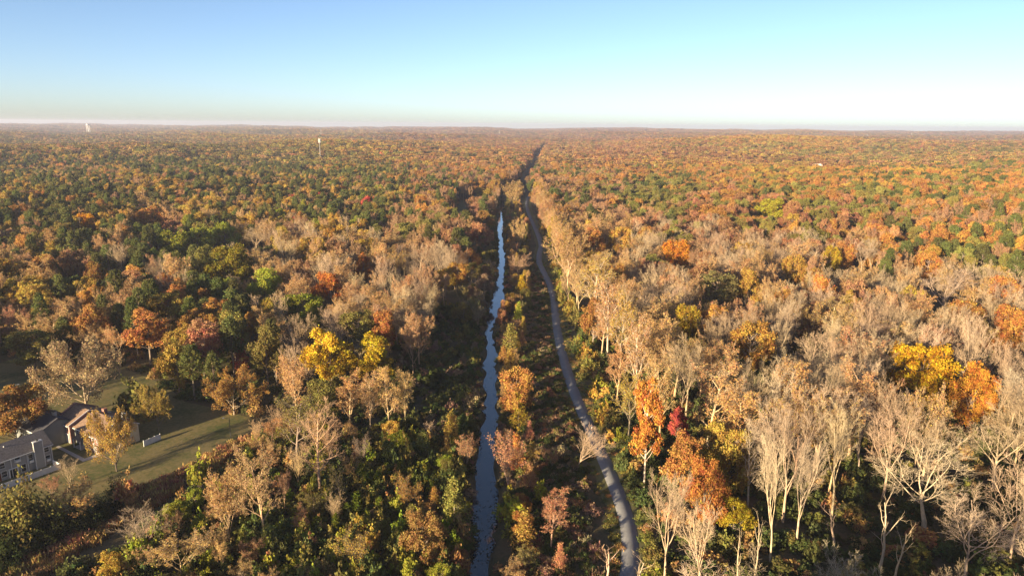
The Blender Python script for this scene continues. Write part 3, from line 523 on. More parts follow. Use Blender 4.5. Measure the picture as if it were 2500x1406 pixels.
HEROES = [
 # yard and townhouses
 ('semi', 6, 213, 812, 1004, 205, 'tn', None, 'huge spreading tan half-bare tree behind the brick townhouses', 'huge spreading tan tree', dict(tint=(.34, .25, .135), bark=(.36, .28, .19))),
 ('semi', 6, 285, 985, 1150, 125, 'go', None, 'tall golden-tan multi-stemmed tree in front of the brick townhouse row', 'golden tree before the townhouses'),
 ('semi', 6, 388, 938, 1050, 95, 'go', None, 'golden round tree overhanging the fence at the end of the townhouses', 'golden tree at the fence'),
 ('shrub', 2, 332, 925, 1020, 90, 'ol', None, 'grey olive bushy tree between the spreading tan tree and the golden fence tree', None),
 ('semi', 6, 572, 905, 1012, 155, 'go', None, 'broad golden-orange tree at the top corner of the lawn', 'broad golden lawn-corner tree'),
 ('leafy', 7, 42, 942, 1085, 165, 'or', None, 'orange-brown round tree at the left edge beyond the grey townhouse', 'orange-brown tree at the left edge', dict(tint=(.3, .17, .055))),
 ('leafy', 4, 88, 800, 905, 105, 'ol', None, 'pale olive tree at the far side of the shaded back lawn', None),
 ('bare', 5, 170, 1115, 1190, 60, 'bg', None, 'small bare bush-like tree just right of the white fence end', None),
 ('semi', 4, 130, 1158, 1215, 45, 'sa', None, 'small pinkish tree beside the white fence on the lawn', None),
 ('semi', 4, 195, 1170, 1285, 120, 'tn', None, 'straggly tan small tree at the low edge of the sunlit lawn', 'straggly tan lawn-edge tree'),
 ('shrub', 2, 312, 1155, 1245, 60, 'tn', None, 'tan leafy bush beside dark shrubs at the lower edge of the lawn', None),
 ('bush', 0, 55, 1205, 1330, 150, 'ol', None, 'big olive green bush at the left edge with yellowish sunlit top', 'big olive bush at the left edge'),
 ('bare', 5, 358, 1232, 1356, 125, 'bw', None, 'white bare multi-stemmed tree beside the tan brushy ditch', 'white bare tree by the ditch'),
 ('semi', 5, 445, 1285, 1425, 170, 'tn', None, 'wide tan twiggy tree at the bottom edge right of the brushy ditch', 'wide tan tree at the bottom edge'),
 ('leafy', 1, 280, 1340, 1430, 62, 'go', None, 'small golden tree at the bottom edge by the brushy ditch', None),
 ('semi', 1, 650, 1080, 1335, 110, 'tn', None, 'tall thin tan tree standing alone above the dark thicket', 'tall thin tan tree', dict(tint=(.31, .22, .1))),
 ('semi', 4, 560, 1130, 1330, 105, 'tn', None, 'tan twiggy tree right of the brushy ditch with white bare neighbour', None),
 ('shrub', 2, 490, 1112, 1205, 62, 'yg', None, 'yellow green tall bush at the ditch below the lamp post', None),
 ('bare', 3, 782, 978, 1222, 135, 'pk', None, 'big pinkish bare tree with straight trunk left of the green cedars', 'big pinkish bare tree'),
 ('semi', 1, 725, 950, 1130, 110, 'ol', None, 'olive-tan leafy tree just behind the big pinkish bare tree', None),
 ('leafy', 6, 808, 802, 965, 138, 'by', None, 'bright yellow broad tree, the larger of the yellow pair', 'larger bright yellow tree'),
 ('leafy', 5, 915, 803, 960, 90, 'by', None, 'bright yellow narrow tree, right-hand one of the yellow pair', 'narrow bright yellow tree'),
 ('leafy', 1, 872, 745, None, 78, 'ol', 22, 'olive-yellow tree standing just behind the yellow pair', None),
 ('leafy', 0, 932, 754, None, 66, 'or', 21, 'orange-gold tree behind the narrow bright yellow tree', None),
 ('leafy', 2, 800, 664, None, 80, 'or', 20, 'orange-red tree alone among bare grey trees left of the creek', 'orange-red tree among bare trees', dict(tint=(.44, .17, .045))),
 ('leafy', 4, 738, 712, None, 105, 'yg', 18, 'yellow green broad tree below the orange-red one', None),
 ('leafy', 6, 552, 598, None, 140, 'yg', 27, 'large olive-yellow tree, biggest crown in the left wood', 'large olive-yellow tree', dict(tint=(.2, .17, .025))),
 ('leafy', 0, 642, 652, None, 85, 'yg', 22, 'yellow green tree against the right side of the large olive-yellow tree', None),
 ('leafy', 0, 418, 560, None, 72, 'yg', 23, 'sunlit yellow green tree, left one of a cluster of three', 'three sunlit yellow green trees'),
 ('leafy', 4, 480, 552, None, 80, 'yg', 23, 'sunlit yellow green tree, middle one of a cluster of three', None),
 ('leafy', 0, 545, 543, None, 80, 'yg', 23, 'sunlit yellow green tree, right one of a cluster of three', None),
 ('cone', 0, 590, 818, 908, 46, 'sa', None, 'salmon-red cone-shaped tree among dark pines left of the yellow pair', 'salmon-red cone tree', dict(tint=(.44, .1, .07))),
 ('leafy', 1, 490, 788, None, 82, 'sa', 21, 'salmon-orange tree left of the salmon-red cone tree', None),
 ('leafy', 3, 352, 750, None, 90, 'or', 22, 'orange-tan tree above the huge spreading tan tree', None, dict(tint=(.38, .18, .06))),
 ('leafy', 1, 405, 700, None, 70, 'go', 22, 'gold-orange tree standing tall between dark pines', None),
 ('leafy', 5, 612, 752, None, 38, 'or', 18, 'slim orange tree above the salmon-red cone tree', None),
 ('bare', 1, 622, 550, None, 95, 'bg', 22, 'grey bare spreading tree right of the yellow green cluster', 'grey bare spreading tree'),
 ('bare', 0, 702, 578, None, 78, 'bg', 23, 'grey bare vase-shaped tree in the wood left of the creek', None),
 ('semi', 3, 855, 900, 1060, 75, 'tn', None, 'tall tan tree in the clump below the yellow pair, leftmost of it', 'tall tan clump'),
 ('semi', 1, 905, 905, 1070, 65, 'tn', None, 'tall tan tree in the middle of the clump below the yellow pair', None),
 ('semi', 3, 950, 885, 1065, 70, 'tn', None, 'tall tan tree at the right of the clump below the yellow pair', None),
 ('semi', 1, 990, 890, 1050, 62, 'tn', None, 'thin tan tree with visible pale trunk at the clump edge facing the creek', None),
 ('pine', 0, 462, 840, None, 66, 'pi', 19, 'dark pine between the salmon-orange tree and the orange-tan tree', None),
 ('pine', 1, 560, 775, None, 64, 'pi', 22, 'dark pine standing behind the salmon-red cone tree', None),
 ('leafy', 3, 645, 790, None, 72, 'ol', 24, 'olive and orange tree between the salmon-red cone and the yellow pair', None),
 ('leafy', 5, 885, 612, None, 36, 'or', 21, 'slim orange-red tree among bare trees in the middle of the left wood', None, dict(tint=(.44, .19, .05))),
 ('semi', 0, 970, 606, None, 52, 'go', 23, 'thin golden-orange tree with pale trunk left of the creek', None),
 ('leafy', 0, 175, 605, None, 66, 'sa', 21, 'orange-topped pinkish tree above the blue-grey roofed house', None),
 ('leafy', 2, 365, 505, None, 82, 'or', 24, 'orange-gold broad tree above the cluster of yellow green trees', None, dict(tint=(.4, .2, .06))),
 ('leafy', 2, 210, 520, None, 55, 'go', 22, 'bright golden-orange crown among dark pines at the upper left', None, dict(tint=(.5, .24, .02))),
 # left bank of the creek
 ('cone', 0, 1103, 1005, 1100, 62, 'go', None, 'yellow-topped orange cone-shaped tree on the left creek bank', 'yellow-orange cone tree on the bank'),
 ('semi', 4, 1140, 1055, 1150, 66, 'sa', None, 'salmon twiggy small tree leaning over the left edge of the creek', None),
 ('bare', 5, 1048, 1025, 1072, 30, 'bw', None, 'little pale bare tree left of the yellow-orange cone tree', None),
 ('shrub', 2, 1066, 1055, 1085, 26, 'or', None, 'small orange bush under the little pale bare tree', None),
 ('cone', 1, 1110, 1168, 1290, 84, 'ol', None, 'olive cone-shaped tree with lit yellow tip on the left creek bank', 'olive cone tree on the bank'),
 ('cone', 2, 1060, 1188, 1242, 36, 'or', None, 'small orange-red tree left of the olive cone tree', None),
 ('leafy', 7, 1038, 1243, 1385, 122, 'ol', None, 'domed tree olive above and pinkish below, near the bottom of the creek', 'olive and pink domed tree', dict(tint=(.27, .17, .06))),
 ('semi', 4, 995, 1160, 1250, 76, 'go', None, 'orange-gold small tree among green cedars', None),
 ('semi', 4, 865, 1292, 1400, 88, 'go', None, 'gold-tan leafy small tree below the green cedars', None),
 ('leafy', 0, 1180, 457, None, 46, 'go', 16, 'golden-olive tree on the left bank where the creek is lost to sight', None),
 ('leafy', 3, 1180, 512, 575, 46, 'or', None, 'pinkish orange tree on the left creek bank by the meadow', None),
 ('leafy', 2, 1170, 543, 615, 70, 'sa', None, 'salmon-red round tree on the left creek bank by the meadow', 'salmon-red tree by the meadow'),
 # strip between creek and path
 ('semi', 4, 1256, 438, 505, 64, 'tn', None, 'tan twiggy tree in the strip where the path bends out of sight', None),
 ('semi', 4, 1268, 530, 615, 42, 'tn', None, 'tan half-bare tree between creek and path, farthest tall one', None),
 ('bare', 5, 1268, 615, 690, 68, 'pk', None, 'round pinkish bare tree between the creek and the path bend', 'round pinkish bare tree'),
 ('cone', 2, 1273, 672, 722, 36, 'by', None, 'small bright yellow tree between creek and path', None),
 ('cone', 0, 1266, 738, 800, 36, 'yg', None, 'small yellow green tree between creek and path by the mud bank', None),
 ('cone', 1, 1246, 792, 872, 54, 'ol', None, 'green-gold cone-shaped tree on the right creek bank', None),
 ('cone', 2, 1246, 852, 935, 58, 'go', None, 'yellow-gold cone-shaped tree on the right creek bank', None),
 ('leafy', 4, 1257, 890, 1035, 92, 'or', None, 'broad orange tree on the right creek bank, largest in the strip', 'broad orange bank tree'),
 ('cone', 2, 1266, 958, 1050, 62, 'ol', None, 'olive-yellow tree just in front of the broad orange bank tree', None, dict(tint=(.26, .19, .03))),
 ('semi', 4, 1240, 1048, 1200, 88, 'sa', None, 'salmon-orange twiggy tree on the right creek bank', 'salmon-orange bank tree'),
 ('cone', 2, 1292, 1128, 1195, 52, 'sa', None, 'small salmon leafy tree right of the salmon-orange bank tree', None),
 ('shrub', 2, 1320, 1172, 1225, 38, 'yg', None, 'small yellow green bush between creek and path', None),
 ('semi', 1, 1345, 1192, 1340, 78, 'pk', None, 'pinkish tan cone-shaped tree between creek and path', 'pinkish tan cone tree'),
 ('cone', 0, 1280, 1248, 1345, 74, 'go', None, 'gold-tan leafy tree left of the pinkish tan cone tree', None, dict(tint=(.34, .22, .06))),
 ('cone', 2, 1366, 1325, 1395, 42, 'sa', None, 'small salmon tree near the bottom between creek and path', None),
 ('shrub', 0, 1245, 1205, 1270, 70, 'yg', None, 'yellow green mound of bush at the right creek edge', None),
 ('bare', 5, 1408, 1030, 1140, 100, 'bw', None, 'pale bare tree leaning right towards the path', 'pale leaning bare tree', dict(lean=(.0, .55))),
 ('semi', 4, 1348, 1092, 1142, 48, 'sa', None, 'small pinkish bush at the foot of the pale leaning bare tree', None),
 ('snag', 0, 1478, 1312, 1440, 60, 'bw', None, 'pale dead tree with broken limbs at the bottom left of the path', None),
 ('snag', 1, 1545, 1330, 1470, 56, 'bw', None, 'pale dead tree with broken limbs at the bottom over the path', None),
 # right-hand wood: edge
 ('semi', 0, 1385, 560, 715, 112, 'tn', None, 'tall tan tree at the wood edge with a low limb towards the path', 'low-limbed tan edge tree'),
 ('semi', 3, 1447, 615, 785, 100, 'go', None, 'golden tall pale-stemmed tree at the wood edge right of the path', 'golden edge tree', dict(bark=(.5, .4, .3))),
 ('semi', 1, 1482, 672, 885, 84, 'tn', None, 'very tall tan tree with straight pale trunk at the wood edge', None, dict(bark=(.5, .4, .3))),
 ('semi', 3, 1515, 715, 905, 84, 'go', None, 'tall golden-tan tree at the wood edge behind the first pale trunks', None, dict(bark=(.46, .36, .27))),
 ('semi', 1, 1550, 770, 1015, 84, 'tn', None, 'tall tan tree with two-thirds bare trunk at the wood edge', None, dict(bark=(.5, .4, .3))),
 ('leafy', 5, 1572, 905, 1188, 74, 'or', None, 'tall slender orange tree with pale trunk at the wood edge', 'tall slender orange tree', dict(bark=(.52, .42, .32), tint=(.45, .21, .05))),
 ('semi', 3, 1533, 900, 1080, 74, 'go', None, 'golden tree left of the tall slender orange tree', None),
 ('semi', 1, 1610, 850, 1080, 90, 'tn', None, 'tall tan tree behind the tall slender orange tree', None),
 ('leafy', 5, 1652, 985, 1098, 44, 'rd', None, 'vivid red small tree inside the right-hand wood', 'vivid red tree', dict(tint=(.42, .095, .07))),
 ('leafy', 7, 1765, 1030, 1210, 150, 'go', None, 'broad orange-gold tree right of the vivid red tree', 'broad orange-gold tree'),
 ('leafy', 7, 1715, 1112, 1290, 125, 'or', None, 'rusty orange tree in front of the broad orange-gold tree', None, dict(tint=(.38, .175, .05))),
 ('leafy', 1, 1665, 1045, 1235, 92, 'go', None, 'gold-tan tree directly below the vivid red tree', None, dict(tint=(.36, .19, .06))),
 ('leafy', 2, 1790, 1218, 1310, 92, 'by', None, 'yellow small tree below the broad orange-gold tree', None, dict(tint=(.36, .28, .03))),
 # right-hand wood: pale bare trees in front
 ('bare', 0, 1622, 1125, 1440, 130, 'bw', None, 'pale bare tree nearest the path at the bottom of the picture', 'pale bare tree nearest the path'),
 ('bare', 2, 1705, 1210, 1450, 125, 'bw', None, 'pale bare tree right of the one nearest the path', None),
 ('bare', 3, 1825, 1030, 1240, 90, 'bw', None, 'tall slim pale bare tree right of the broad orange-gold tree', None),
 ('bare', 2, 1880, 1050, 1370, 115, 'bw', None, 'tall pale bare tree with many stems right of the yellow small tree', 'tall pale many-stemmed tree'),
 ('bare', 0, 1945, 1060, 1330, 120, 'bw', None, 'pale bare tree with rusty low twigs beside the tall many-stemmed one', None),
 ('bare', 2, 2030, 985, 1265, 145, 'bw', None, 'pale bare tree forking high, over dark undergrowth', 'pale high-forking tree'),
 ('bare', 0, 2155, 1000, 1215, 150, 'bw', None, 'pale bare tree with twin trunks behind the widest bare tree', None),
 ('bare', 4, 2255, 1085, 1290, 265, 'bw', None, 'widest pale bare tree with fan of limbs near the lower right', 'widest pale bare tree'),
 ('bare', 1, 2350, 1200, 1440, 240, 'bw', None, 'broad pale bare tree in the bottom right corner', 'broad bottom right bare tree'),
 ('bare', 4, 2425, 1005, 1200, 210, 'bw', None, 'pale bare tree with arching limbs at the right edge', None),
 ('snag', 1, 2035, 1235, 1345, 70, 'bw', None, 'dead leaning snag with crooked limbs in front of the high-forking tree', None),
 ('snag', 2, 2140, 1190, 1430, 76, 'bw', None, 'tall dead snag left of the widest pale bare tree', 'tall dead snag'),
 ('snag', 0, 2180, 1262, 1440, 60, 'bw', None, 'dead snag with thick broken stub right of the tall dead snag', None),
 ('snag', 2, 1838, 1248, 1430, 40, 'bw', None, 'bare pole-like dead trunk at the bottom below the yellow small tree', None),
 ('snag', 0, 1800, 1285, 1440, 44, 'bw', None, 'short forked dead trunk at the bottom left of the pole-like one', None),
 ('bare', 1, 2055, 1338, 1560, 150, 'bw', None, 'pale bare tree top at the bottom edge under the tall dead snag', None),
 # right-hand wood: coloured crowns among bare ones
 ('leafy', 7, 2262, 832, None, 170, 'go', 24, 'large yellow-orange domed tree in the right-hand wood', 'large yellow-orange domed tree', dict(tint=(.4, .24, .02))),
 ('leafy', 7, 2390, 880, None, 115, 'or', 23, 'orange broad tree behind right of the large yellow-orange dome', None, dict(tint=(.4, .19, .035))),
 ('leafy', 3, 1840, 778, None, 95, 'go', 25, 'golden-yellow tree in the middle of the right-hand wood', 'golden-yellow tree mid-wood'),
 ('leafy', 2, 1682, 742, None, 70, 'yg', 23, 'yellow-olive round tree among bare crowns', None, dict(tint=(.3, .21, .03))),
 ('leafy', 2, 1832, 655, None, 66, 'go', 24, 'golden tree right of the grey olive leaning crown', None),
 ('leafy', 5, 1752, 655, None, 100, 'ol', 24, 'grey olive leafy crown in the right-hand wood', 'grey olive crown', dict(tint=(.2, .17, .07))),
 ('semi', 2, 1985, 722, None, 80, 'go', 24, 'pale golden flat-topped tree among bare grey trees', None, dict(tint=(.45, .3, .1))),
 ('leafy', 2, 1652, 585, None, 74, 'or', 24, 'orange domed tree beyond the bare grey trees', 'orange domed tree', dict(tint=(.46, .2, .03))),
 ('leafy', 0, 1452, 553, None, 56, 'or', 24, 'orange-gold tree near the wood edge, left of a golden one', None),
 ('leafy', 4, 1515, 550, None, 62, 'go', 24, 'golden tree near the wood edge, right of an orange-gold one', None),
 ('bare', 4, 2328, 648, None, 160, 'bw', 27, 'big pale bare tree with spreading limbs at the right', 'big spreading pale bare tree'),
 ('bare', 1, 2112, 580, None, 88, 'bw', 25, 'pale bare forked tree in the far part of the bare wood', None),
 ('leafy', 6, 1882, 484, None, 96, 'yg', 26, 'lime green tall tree among the rust-red trees', 'lime green tree', dict(tint=(.34, .31, .035))),
 ('leafy', 0, 2032, 598, None, 44, 'by', 22, 'small yellow crown in the far part of the bare wood', None, dict(tint=(.38, .27, .03))),
 ('leafy', 2, 1940, 622, None, 62, 'go', 23, 'golden low crown in the far part of the bare wood', None),
 ('leafy', 3, 2270, 612, None, 60, 'or', 24, 'orange crown behind the big spreading pale bare tree', None),
 ('leafy', 4, 2475, 740, None, 90, 'or', 25, 'orange tree at the right edge above the bare trees', None),
]
for e in HEROES:
    pr, va, px, yt, yb, wp, code, H, lab, sh = e[:10]; hero(pr, va, px, yt, yb, wp, code, H, lab, sh, **(e[10] if len(e) > 10 else {}))
for px, yt, yb, wp in [(20, 1262, 1345, 130), (110, 1250, 1325, 110), (200, 1240, 1298, 80), (252, 1222, 1275, 60), (10, 1325, 1385, 90), (290, 1180, 1240, 50)]:
    hero('bush', int(RNG.integers(0, 2)), px, yt, yb, wp, 'dg', tint=jitter((.05, .062, .022), .2))
# cedars: a dozen small green spires
for px, yt, yb, wp in [(775, 1262, 1308, 36), (822, 1252, 1306, 28), (850, 1228, 1268, 30), (874, 1200, 1268, 34), (905, 1206, 1256, 34), (928, 1212, 1262, 32), (895, 1240, 1272, 26), (705, 1306, 1345, 30),
                       (945, 1130, 1172, 34), (978, 1126, 1170, 34), (1004, 1140, 1178, 30), (772, 1325, 1350, 24), (655, 1338, 1372, 34), (925, 1150, 1195, 34)]:
    hero('cedar', int(RNG.integers(0, 2)), px, yt, yb, wp, 'yg', tint=jitter((.115, .135, .018), .15))
NH = len(T)

# ---- random fill
GRID = {}
def clash(x, y, r):
    cx_, cy_ = int(x // 12), int(y // 12)
    for i in range(cx_ - 1, cx_ + 2):
        for j in range(cy_ - 1, cy_ + 2):
            for (a, b_, s) in GRID.get((i, j), ()):
                if (a - x) ** 2 + (b_ - y) ** 2 < (max(r, s)) ** 2: return True
    return False
def occupy(x, y, r): GRID.setdefault((int(x // 12), int(y // 12)), []).append((x, y, r))
for p in T:
    if p['proto'] not in ('shrub', 'cedar', 'bush'): occupy(p['x'], p['y'], min(max(p['W'] * .42, 3.), 8.))
HOUSES = [(-125, 165, 15), (-117, 181, 14), (-110, 176, 13), (-136, 190, 14)]
mx_, my_ = at(302, 690, 4); HOUSES.append((mx_, my_, 13)); HOUSES.append((mx_ + 6, my_ - 16, 9)); HOUSES.append((mx_ + 12, my_ - 30, 10)); HOUSES.append((mx_ + 10, my_ - 48, 10))
for px_, py_, w_ in [(1998, 402, 24), (228, 391, 14), (2036, 415, 8), (1593, 404, 10), (1687, 411, 8)]:
    x, y = at(px_, py_, 19); HOUSES += [(x, y + 5, w_ * .75), (x, y - 16, w_ * .8), (x, y - 45, w_ * .8), (x, y - 80, w_ * .7), (x, y - 115, w_ * .6)]
HP = np.array(HOUSES)
def allowed(x, y):                       # where woodland trees may stand
    ok = ~inpoly(x, y, LAWN) & ~inpoly(x, y, DITCH) & ~inpoly(x, y, MEADOW)
    left_edge = np.interp(y, [100, 150, 185, 215, 330, 420, 700, 900, 1300, 1301], [-48, -46, -42, -36, -33, -24, -22, -16, -10, -10]) + 2.5 * np.sin(y / 9.)
    right_edge = np.interp(y, [0, 130, 200, 330, 450, 800, 900, 1000, 1300, 1301], [32, 31, 31, 29, 27, 25, 25, 25, 13, 8]) + 1.5 * np.sin(y / 7.)
    xr = x - np.where(y > 1000, xc(y), 0); le = np.where(y > 1000, -13, left_edge); re = np.where(y > 1000, 13, right_edge)
    le = np.where(y > 2700, 0, le); re = np.where(y > 2700, 0, re)
    ok &= (xr < le) | (xr > re)
    for a, b_, r in HP: ok &= (x - a) ** 2 + (y - b_) ** 2 > r * r
    return ok
_h = T[:NH]; hx_, hy_, hz_, hH_, hW_ = (np.array([p[k] for p in _h]) for k in ('x', 'y', 'z', 'H', 'W'))
HX, HT, HD = project(hx_, hy_, hz_ + hH_); _, HB, _ = project(hx_, hy_, hz_ + hH_ * .42); HWp = hW_ * FPX / HD * .40
def hides(x, y, H, Wd):                  # would a tree here stand in front of one of the trees placed above?
    px, pt, dp = project(x, y, float(hgt(x, y)) + H * .96); _, pb, _ = project(x, y, float(hgt(x, y)) + H * .3); hw = Wd * FPX / dp * .38
    return bool(np.any((dp < HD + 1) & (np.abs(px - HX) < HWp + hw) & (pt < HB) & (pb > HT)))
def fill(n, xr, yr, r, Hr, Wr):
    xs, ys = RNG.uniform(*xr, n), RNG.uniform(*yr, n); px, py, _ = project(xs, ys, np.full(n, 15.))
    keep = allowed(xs, ys) & (np.abs(xs) < ys * .78 + 60); xs, ys = xs[keep], ys[keep]
    zs = hgt(xs, ys); cs = sample_codes(xs, ys, zs)
    for x, y, c in zip(xs, ys, cs):
        if clash(x, y, r): continue
        h, wd = RNG.uniform(*Hr), RNG.uniform(*Wr)
        if hides(x, y, h, wd): continue
        occupy(x, y, r); code = CODES[c]; pr, va = proto_for(code, y)
        if code == 'pi': h *= 1.05; wd *= .78
        if code in ('bg', 'bw', 'tn'): h *= 1.05; wd *= 1.1
        add(pr, va, x, y, h, wd, code)
def wall(n, yr, r, codes):
    for _ in range(n):
        y = RNG.uniform(*yr); x = float(np.interp(y, [0, 130, 200, 330, 450, 800, 900], [33, 33, 33, 31, 29, 27, 27])) + abs(RNG.normal()) * 4; h, wd = RNG.uniform(23, 29), RNG.uniform(7, 11)
        if clash(x, y, r) or hides(x, y, h, wd): continue
        occupy(x, y, r); c = str(RNG.choice(codes)); add('leafy' if c in ('or', 'go') and RNG.random() < .3 else 'semi', int(RNG.choice([1, 3, 3, 1, 0])), x, y, h, wd, c)
wall(900, (150, 900), 5.2, ['tn', 'tn', 'tn', 'go', 'tn', 'or'])
fill(2200, (28, 240), (60, 235), 7.4, (21, 28), (11, 16))
fill(1600, (28, 260), (225, 300), 7.0, (20, 27), (10, 15))
fill(2600, (-240, -20), (190, 330), 6.4, (15, 23), (8, 13))
fill(9000, (-420, 420), (300, 560), 7.2, (18, 26), (9.5, 14.5))
# near-left thicket trees are small and loose
DPX = [(-60, 1425), (10, 1390), (190, 1275), (330, 1195), (440, 1150), (560, 1085), (605, 1070), (605, 1095), (545, 1130), (440, 1195), (330, 1265), (200, 1345), (90, 1415), (20, 1440)]
LPX = [(235, 1250), (330, 1192), (430, 1150), (590, 1075), (612, 1030), (540, 1005), (440, 1000), (400, 1085), (240, 1190), (120, 1250), (150, 1275)]
def covers(x, y, H, Wd):                 # would a plant here stand in front of the brushy ditch or the lawn?
    x, y = np.atleast_1d(x).astype(float), np.atleast_1d(y).astype(float); bad = np.zeros(x.shape, bool)
    for f, g__ in ((.95, 0), (.6, -.35), (.6, .35), (.35, 0)):
        a, b_, _ = project(x + g__ * Wd, y, f * H * np.ones_like(x)); bad |= inpoly(a, b_, DPX) | inpoly(a, b_, LPX)
    return bad
def fill_small(n, xr, yr, r, codes, protos, Hr, Wr, cond=None):
    for _ in range(n):
        x, y = RNG.uniform(*xr), RNG.uniform(*yr)
        if inpoly([x], [y], LAWN)[0] or inpoly([x], [y], DITCH)[0] or clash(x, y, r): continue
        if cond and not cond(x, y): continue
        h, wd = RNG.uniform(*Hr), RNG.uniform(*Wr)
        if hides(x, y, h, wd) or covers(x, y, h, wd)[0]: continue
        occupy(x, y, r); c = str(RNG.choice(codes)); pr, va = protos[int(RNG.integers(0, len(protos)))]
        add(pr, va, x, y, h, wd, c)
fill_small(260, (-75, -38), (95, 190), 5.2, ['tn', 'tn', 'ol', 'tn', 'pk'], [('semi', 4), ('semi', 1), ('semi', 5), ('bare', 5), ('semi', 3)], (5, 12), (4, 7))
fill_small(420, (-75, -13), (95, 190), 4.2, ['ol', 'yg', 'ol', 'go', 'yg', 'dg', 'tn'], [('leafy', 4), ('cone', 1), ('shrub', 2), ('leafy', 2), ('shrub', 0)], (4, 8.5), (3.5, 6.5))
fill_small(160, (-40, -13), (95, 175), 5.5, ['ol', 'go', 'tn', 'sa', 'pk'], [('semi', 4), ('cone', 0), ('semi', 1), ('bare', 5)], (4, 8), (3, 5))
def strip(x, y):
    c, hw = creek(y); return c + hw + 2 < x < pathx(y) - 9
fill_small(150, (-6, 6), (115, 330), 5.0, ['sa', 'go', 'tn', 'or', 'ol', 'go'], [('semi', 4), ('cone', 1), ('leafy', 4), ('cone', 2), ('semi', 4)], (5, 11), (3.5, 6.5), strip)
fill_small(500, (-6, 12), (330, 1000), 6.0, ['ol', 'go', 'tn', 'pk', 'tn', 'ol'], [('semi', 4), ('cone', 1), ('leafy', 0), ('cone', 2), ('leafy', 3)], (7, 13), (4.5, 8), strip)
def lbank(x, y):
    c, hw = creek(y); return x < c - hw - 2.5
fill_small(420, (-24, -11), (300, 1000), 5.5, ['dg', 'ol', 'dg', 'pk', 'ol', 'bg'], [('semi', 4), ('leafy', 1), ('leafy', 0), ('leafy', 3), ('bare', 5)], (8, 15), (5, 9), lbank)
# ---- mid and far forest
def jgrid(y0, y1, step):
    ys = np.arange(y0, y1, step); out = []
    for y in ys:
        m_ = y * .78 + 80; xs = np.arange(-m_, m_, step); out.append(np.stack([xs, np.full(len(xs), y)], 1))
    g_ = np.concatenate(out); return g_ + RNG.uniform(-.48, .48, g_.shape) * step
def bulk(g_, Hr, Wr, lod):
    g_ = g_[allowed(g_[:, 0], g_[:, 1])]; z = hgt(g_[:, 0], g_[:, 1]); cs, mc = sample_codes(g_[:, 0], g_[:, 1], z, True); n = len(g_)
    h = RNG.uniform(*Hr, n); wd = RNG.uniform(*Wr, n) * np.exp(RNG.normal(size=n) * .22); rot = RNG.uniform(0, 6.28, n)
    for k in range(n):
        code = CODES[cs[k]]
        if not lod and g_[k, 1] > 500 and hides(g_[k, 0], g_[k, 1], h[k], wd[k]): continue
        if lod:
            pr, va = 'far', int(RNG.integers(6, 9) if code == 'pi' else RNG.integers(0, 6)); c = LEAFC[code]
            if code in ('bg', 'bw'): c = (.24, .175, .125)
            c = .6 * np.array(c) + .4 * mc[k]
        else: (pr, va), c = proto_for(code, g_[k, 1]), LEAFC[code]
        T.append(dict(proto=pr, var=va, x=g_[k, 0], y=g_[k, 1], z=z[k], H=h[k] * (1.06 if code == 'pi' else 1), W=wd[k] * (.8 if code == 'pi' else 1), code=code, label=None, short=None, rot=rot[k],
                      tint=jitter(c), bark=np.array(BARKC.get(code, (.22, .17, .13))), lean=(0, 0), name=None, bulk=True))
bulk(jgrid(560, 1250, 8.6), (17, 26), (9.5, 14.5), False)
bulk(jgrid(1250, 3000, 13.0), (13, 26), (12, 24), True)
bulk(jgrid(3000, 10500, 27.0), (13, 25), (24, 44), True)
g_ = np.stack([RNG.uniform(-330, 260, 1000), RNG.uniform(-230, 75, 1000)], 1); g_ = g_[(g_[:, 0] < -14) | (g_[:, 0] > 36)]      # wood behind and below the camera, out of frame
bulk(g_, (14, 20), (8, 12), False)

# ---- shrubs of the thickets
SHR = []
def shrubs(n, xr, yr, r, mix, Hr, Wr, cond=None, proto='shrub', edge=1.6, pclear=3.6):
    done = []
    xs, ys = RNG.uniform(*xr, n), RNG.uniform(*yr, n); bad = inpoly(xs, ys, LAWN)
    c, hw = creek(ys); bad |= np.abs(xs - c) < hw + edge; bad |= np.abs(xs - pathx(ys)) < pclear
    if cond is None: bad |= inpoly(xs, ys, DITCH)
    else: bad |= ~cond(xs, ys)
    for a, b_, r_ in HP: bad |= (xs - a) ** 2 + (ys - b_) ** 2 < (r_ * .8) ** 2
    if cond is None: bad |= covers(xs, ys, sum(Hr) * .55, sum(Wr) * .5)
    for x, y in zip(xs[~bad], ys[~bad]):
        cd_ = str(RNG.choice(mix)); s = RNG.uniform(.7, 1.25)
        SHR.append(dict(proto=proto, var=int(RNG.integers(0, len(P[proto]))), x=x, y=y, z=0., H=RNG.uniform(*Hr) * s, W=RNG.uniform(*Wr) * s, code=cd_, label=None, short=None, rot=RNG.uniform(0, 6.28),
                        tint=jitter(LEAFC[cd_] if cd_ != 'dg' else (.10, .118, .04), .22), bark=np.array((.16, .12, .09)), lean=(0, 0), name=None))
shrubs(900, (-78, -10), (90, 190), 2, ['dg', 'yg', 'ol', 'ol', 'tn', 'yg', 'dg', 'ol'], (2.0, 5.0), (2.8, 5.2))
shrubs(420, (-42, -10), (185, 340), 2, ['dg', 'dg', 'dg', 'ol', 'bg'], (1.5, 3.6), (3, 5.5))
shrubs(700, (0, 19), (95, 460), 2, ['dg', 'dg', 'pk', 'bg', 'ol', 'dg'], (.8, 2.0), (2.2, 4.2))
shrubs(380, (-20, -9), (100, 900), 2, ['dg', 'dg', 'ol', 'bg'], (1.2, 3.0), (2.4, 4.5))
def bank(x, y):
    c, hw = creek(y); return np.abs(x - c) < hw + 2.6
shrubs(1500, (-18, 3), (100, 760), 2, ['dg', 'ol', 'bg', 'dg', 'pk'], (.8, 2.4), (1.6, 3.6), cond=bank, edge=.5)
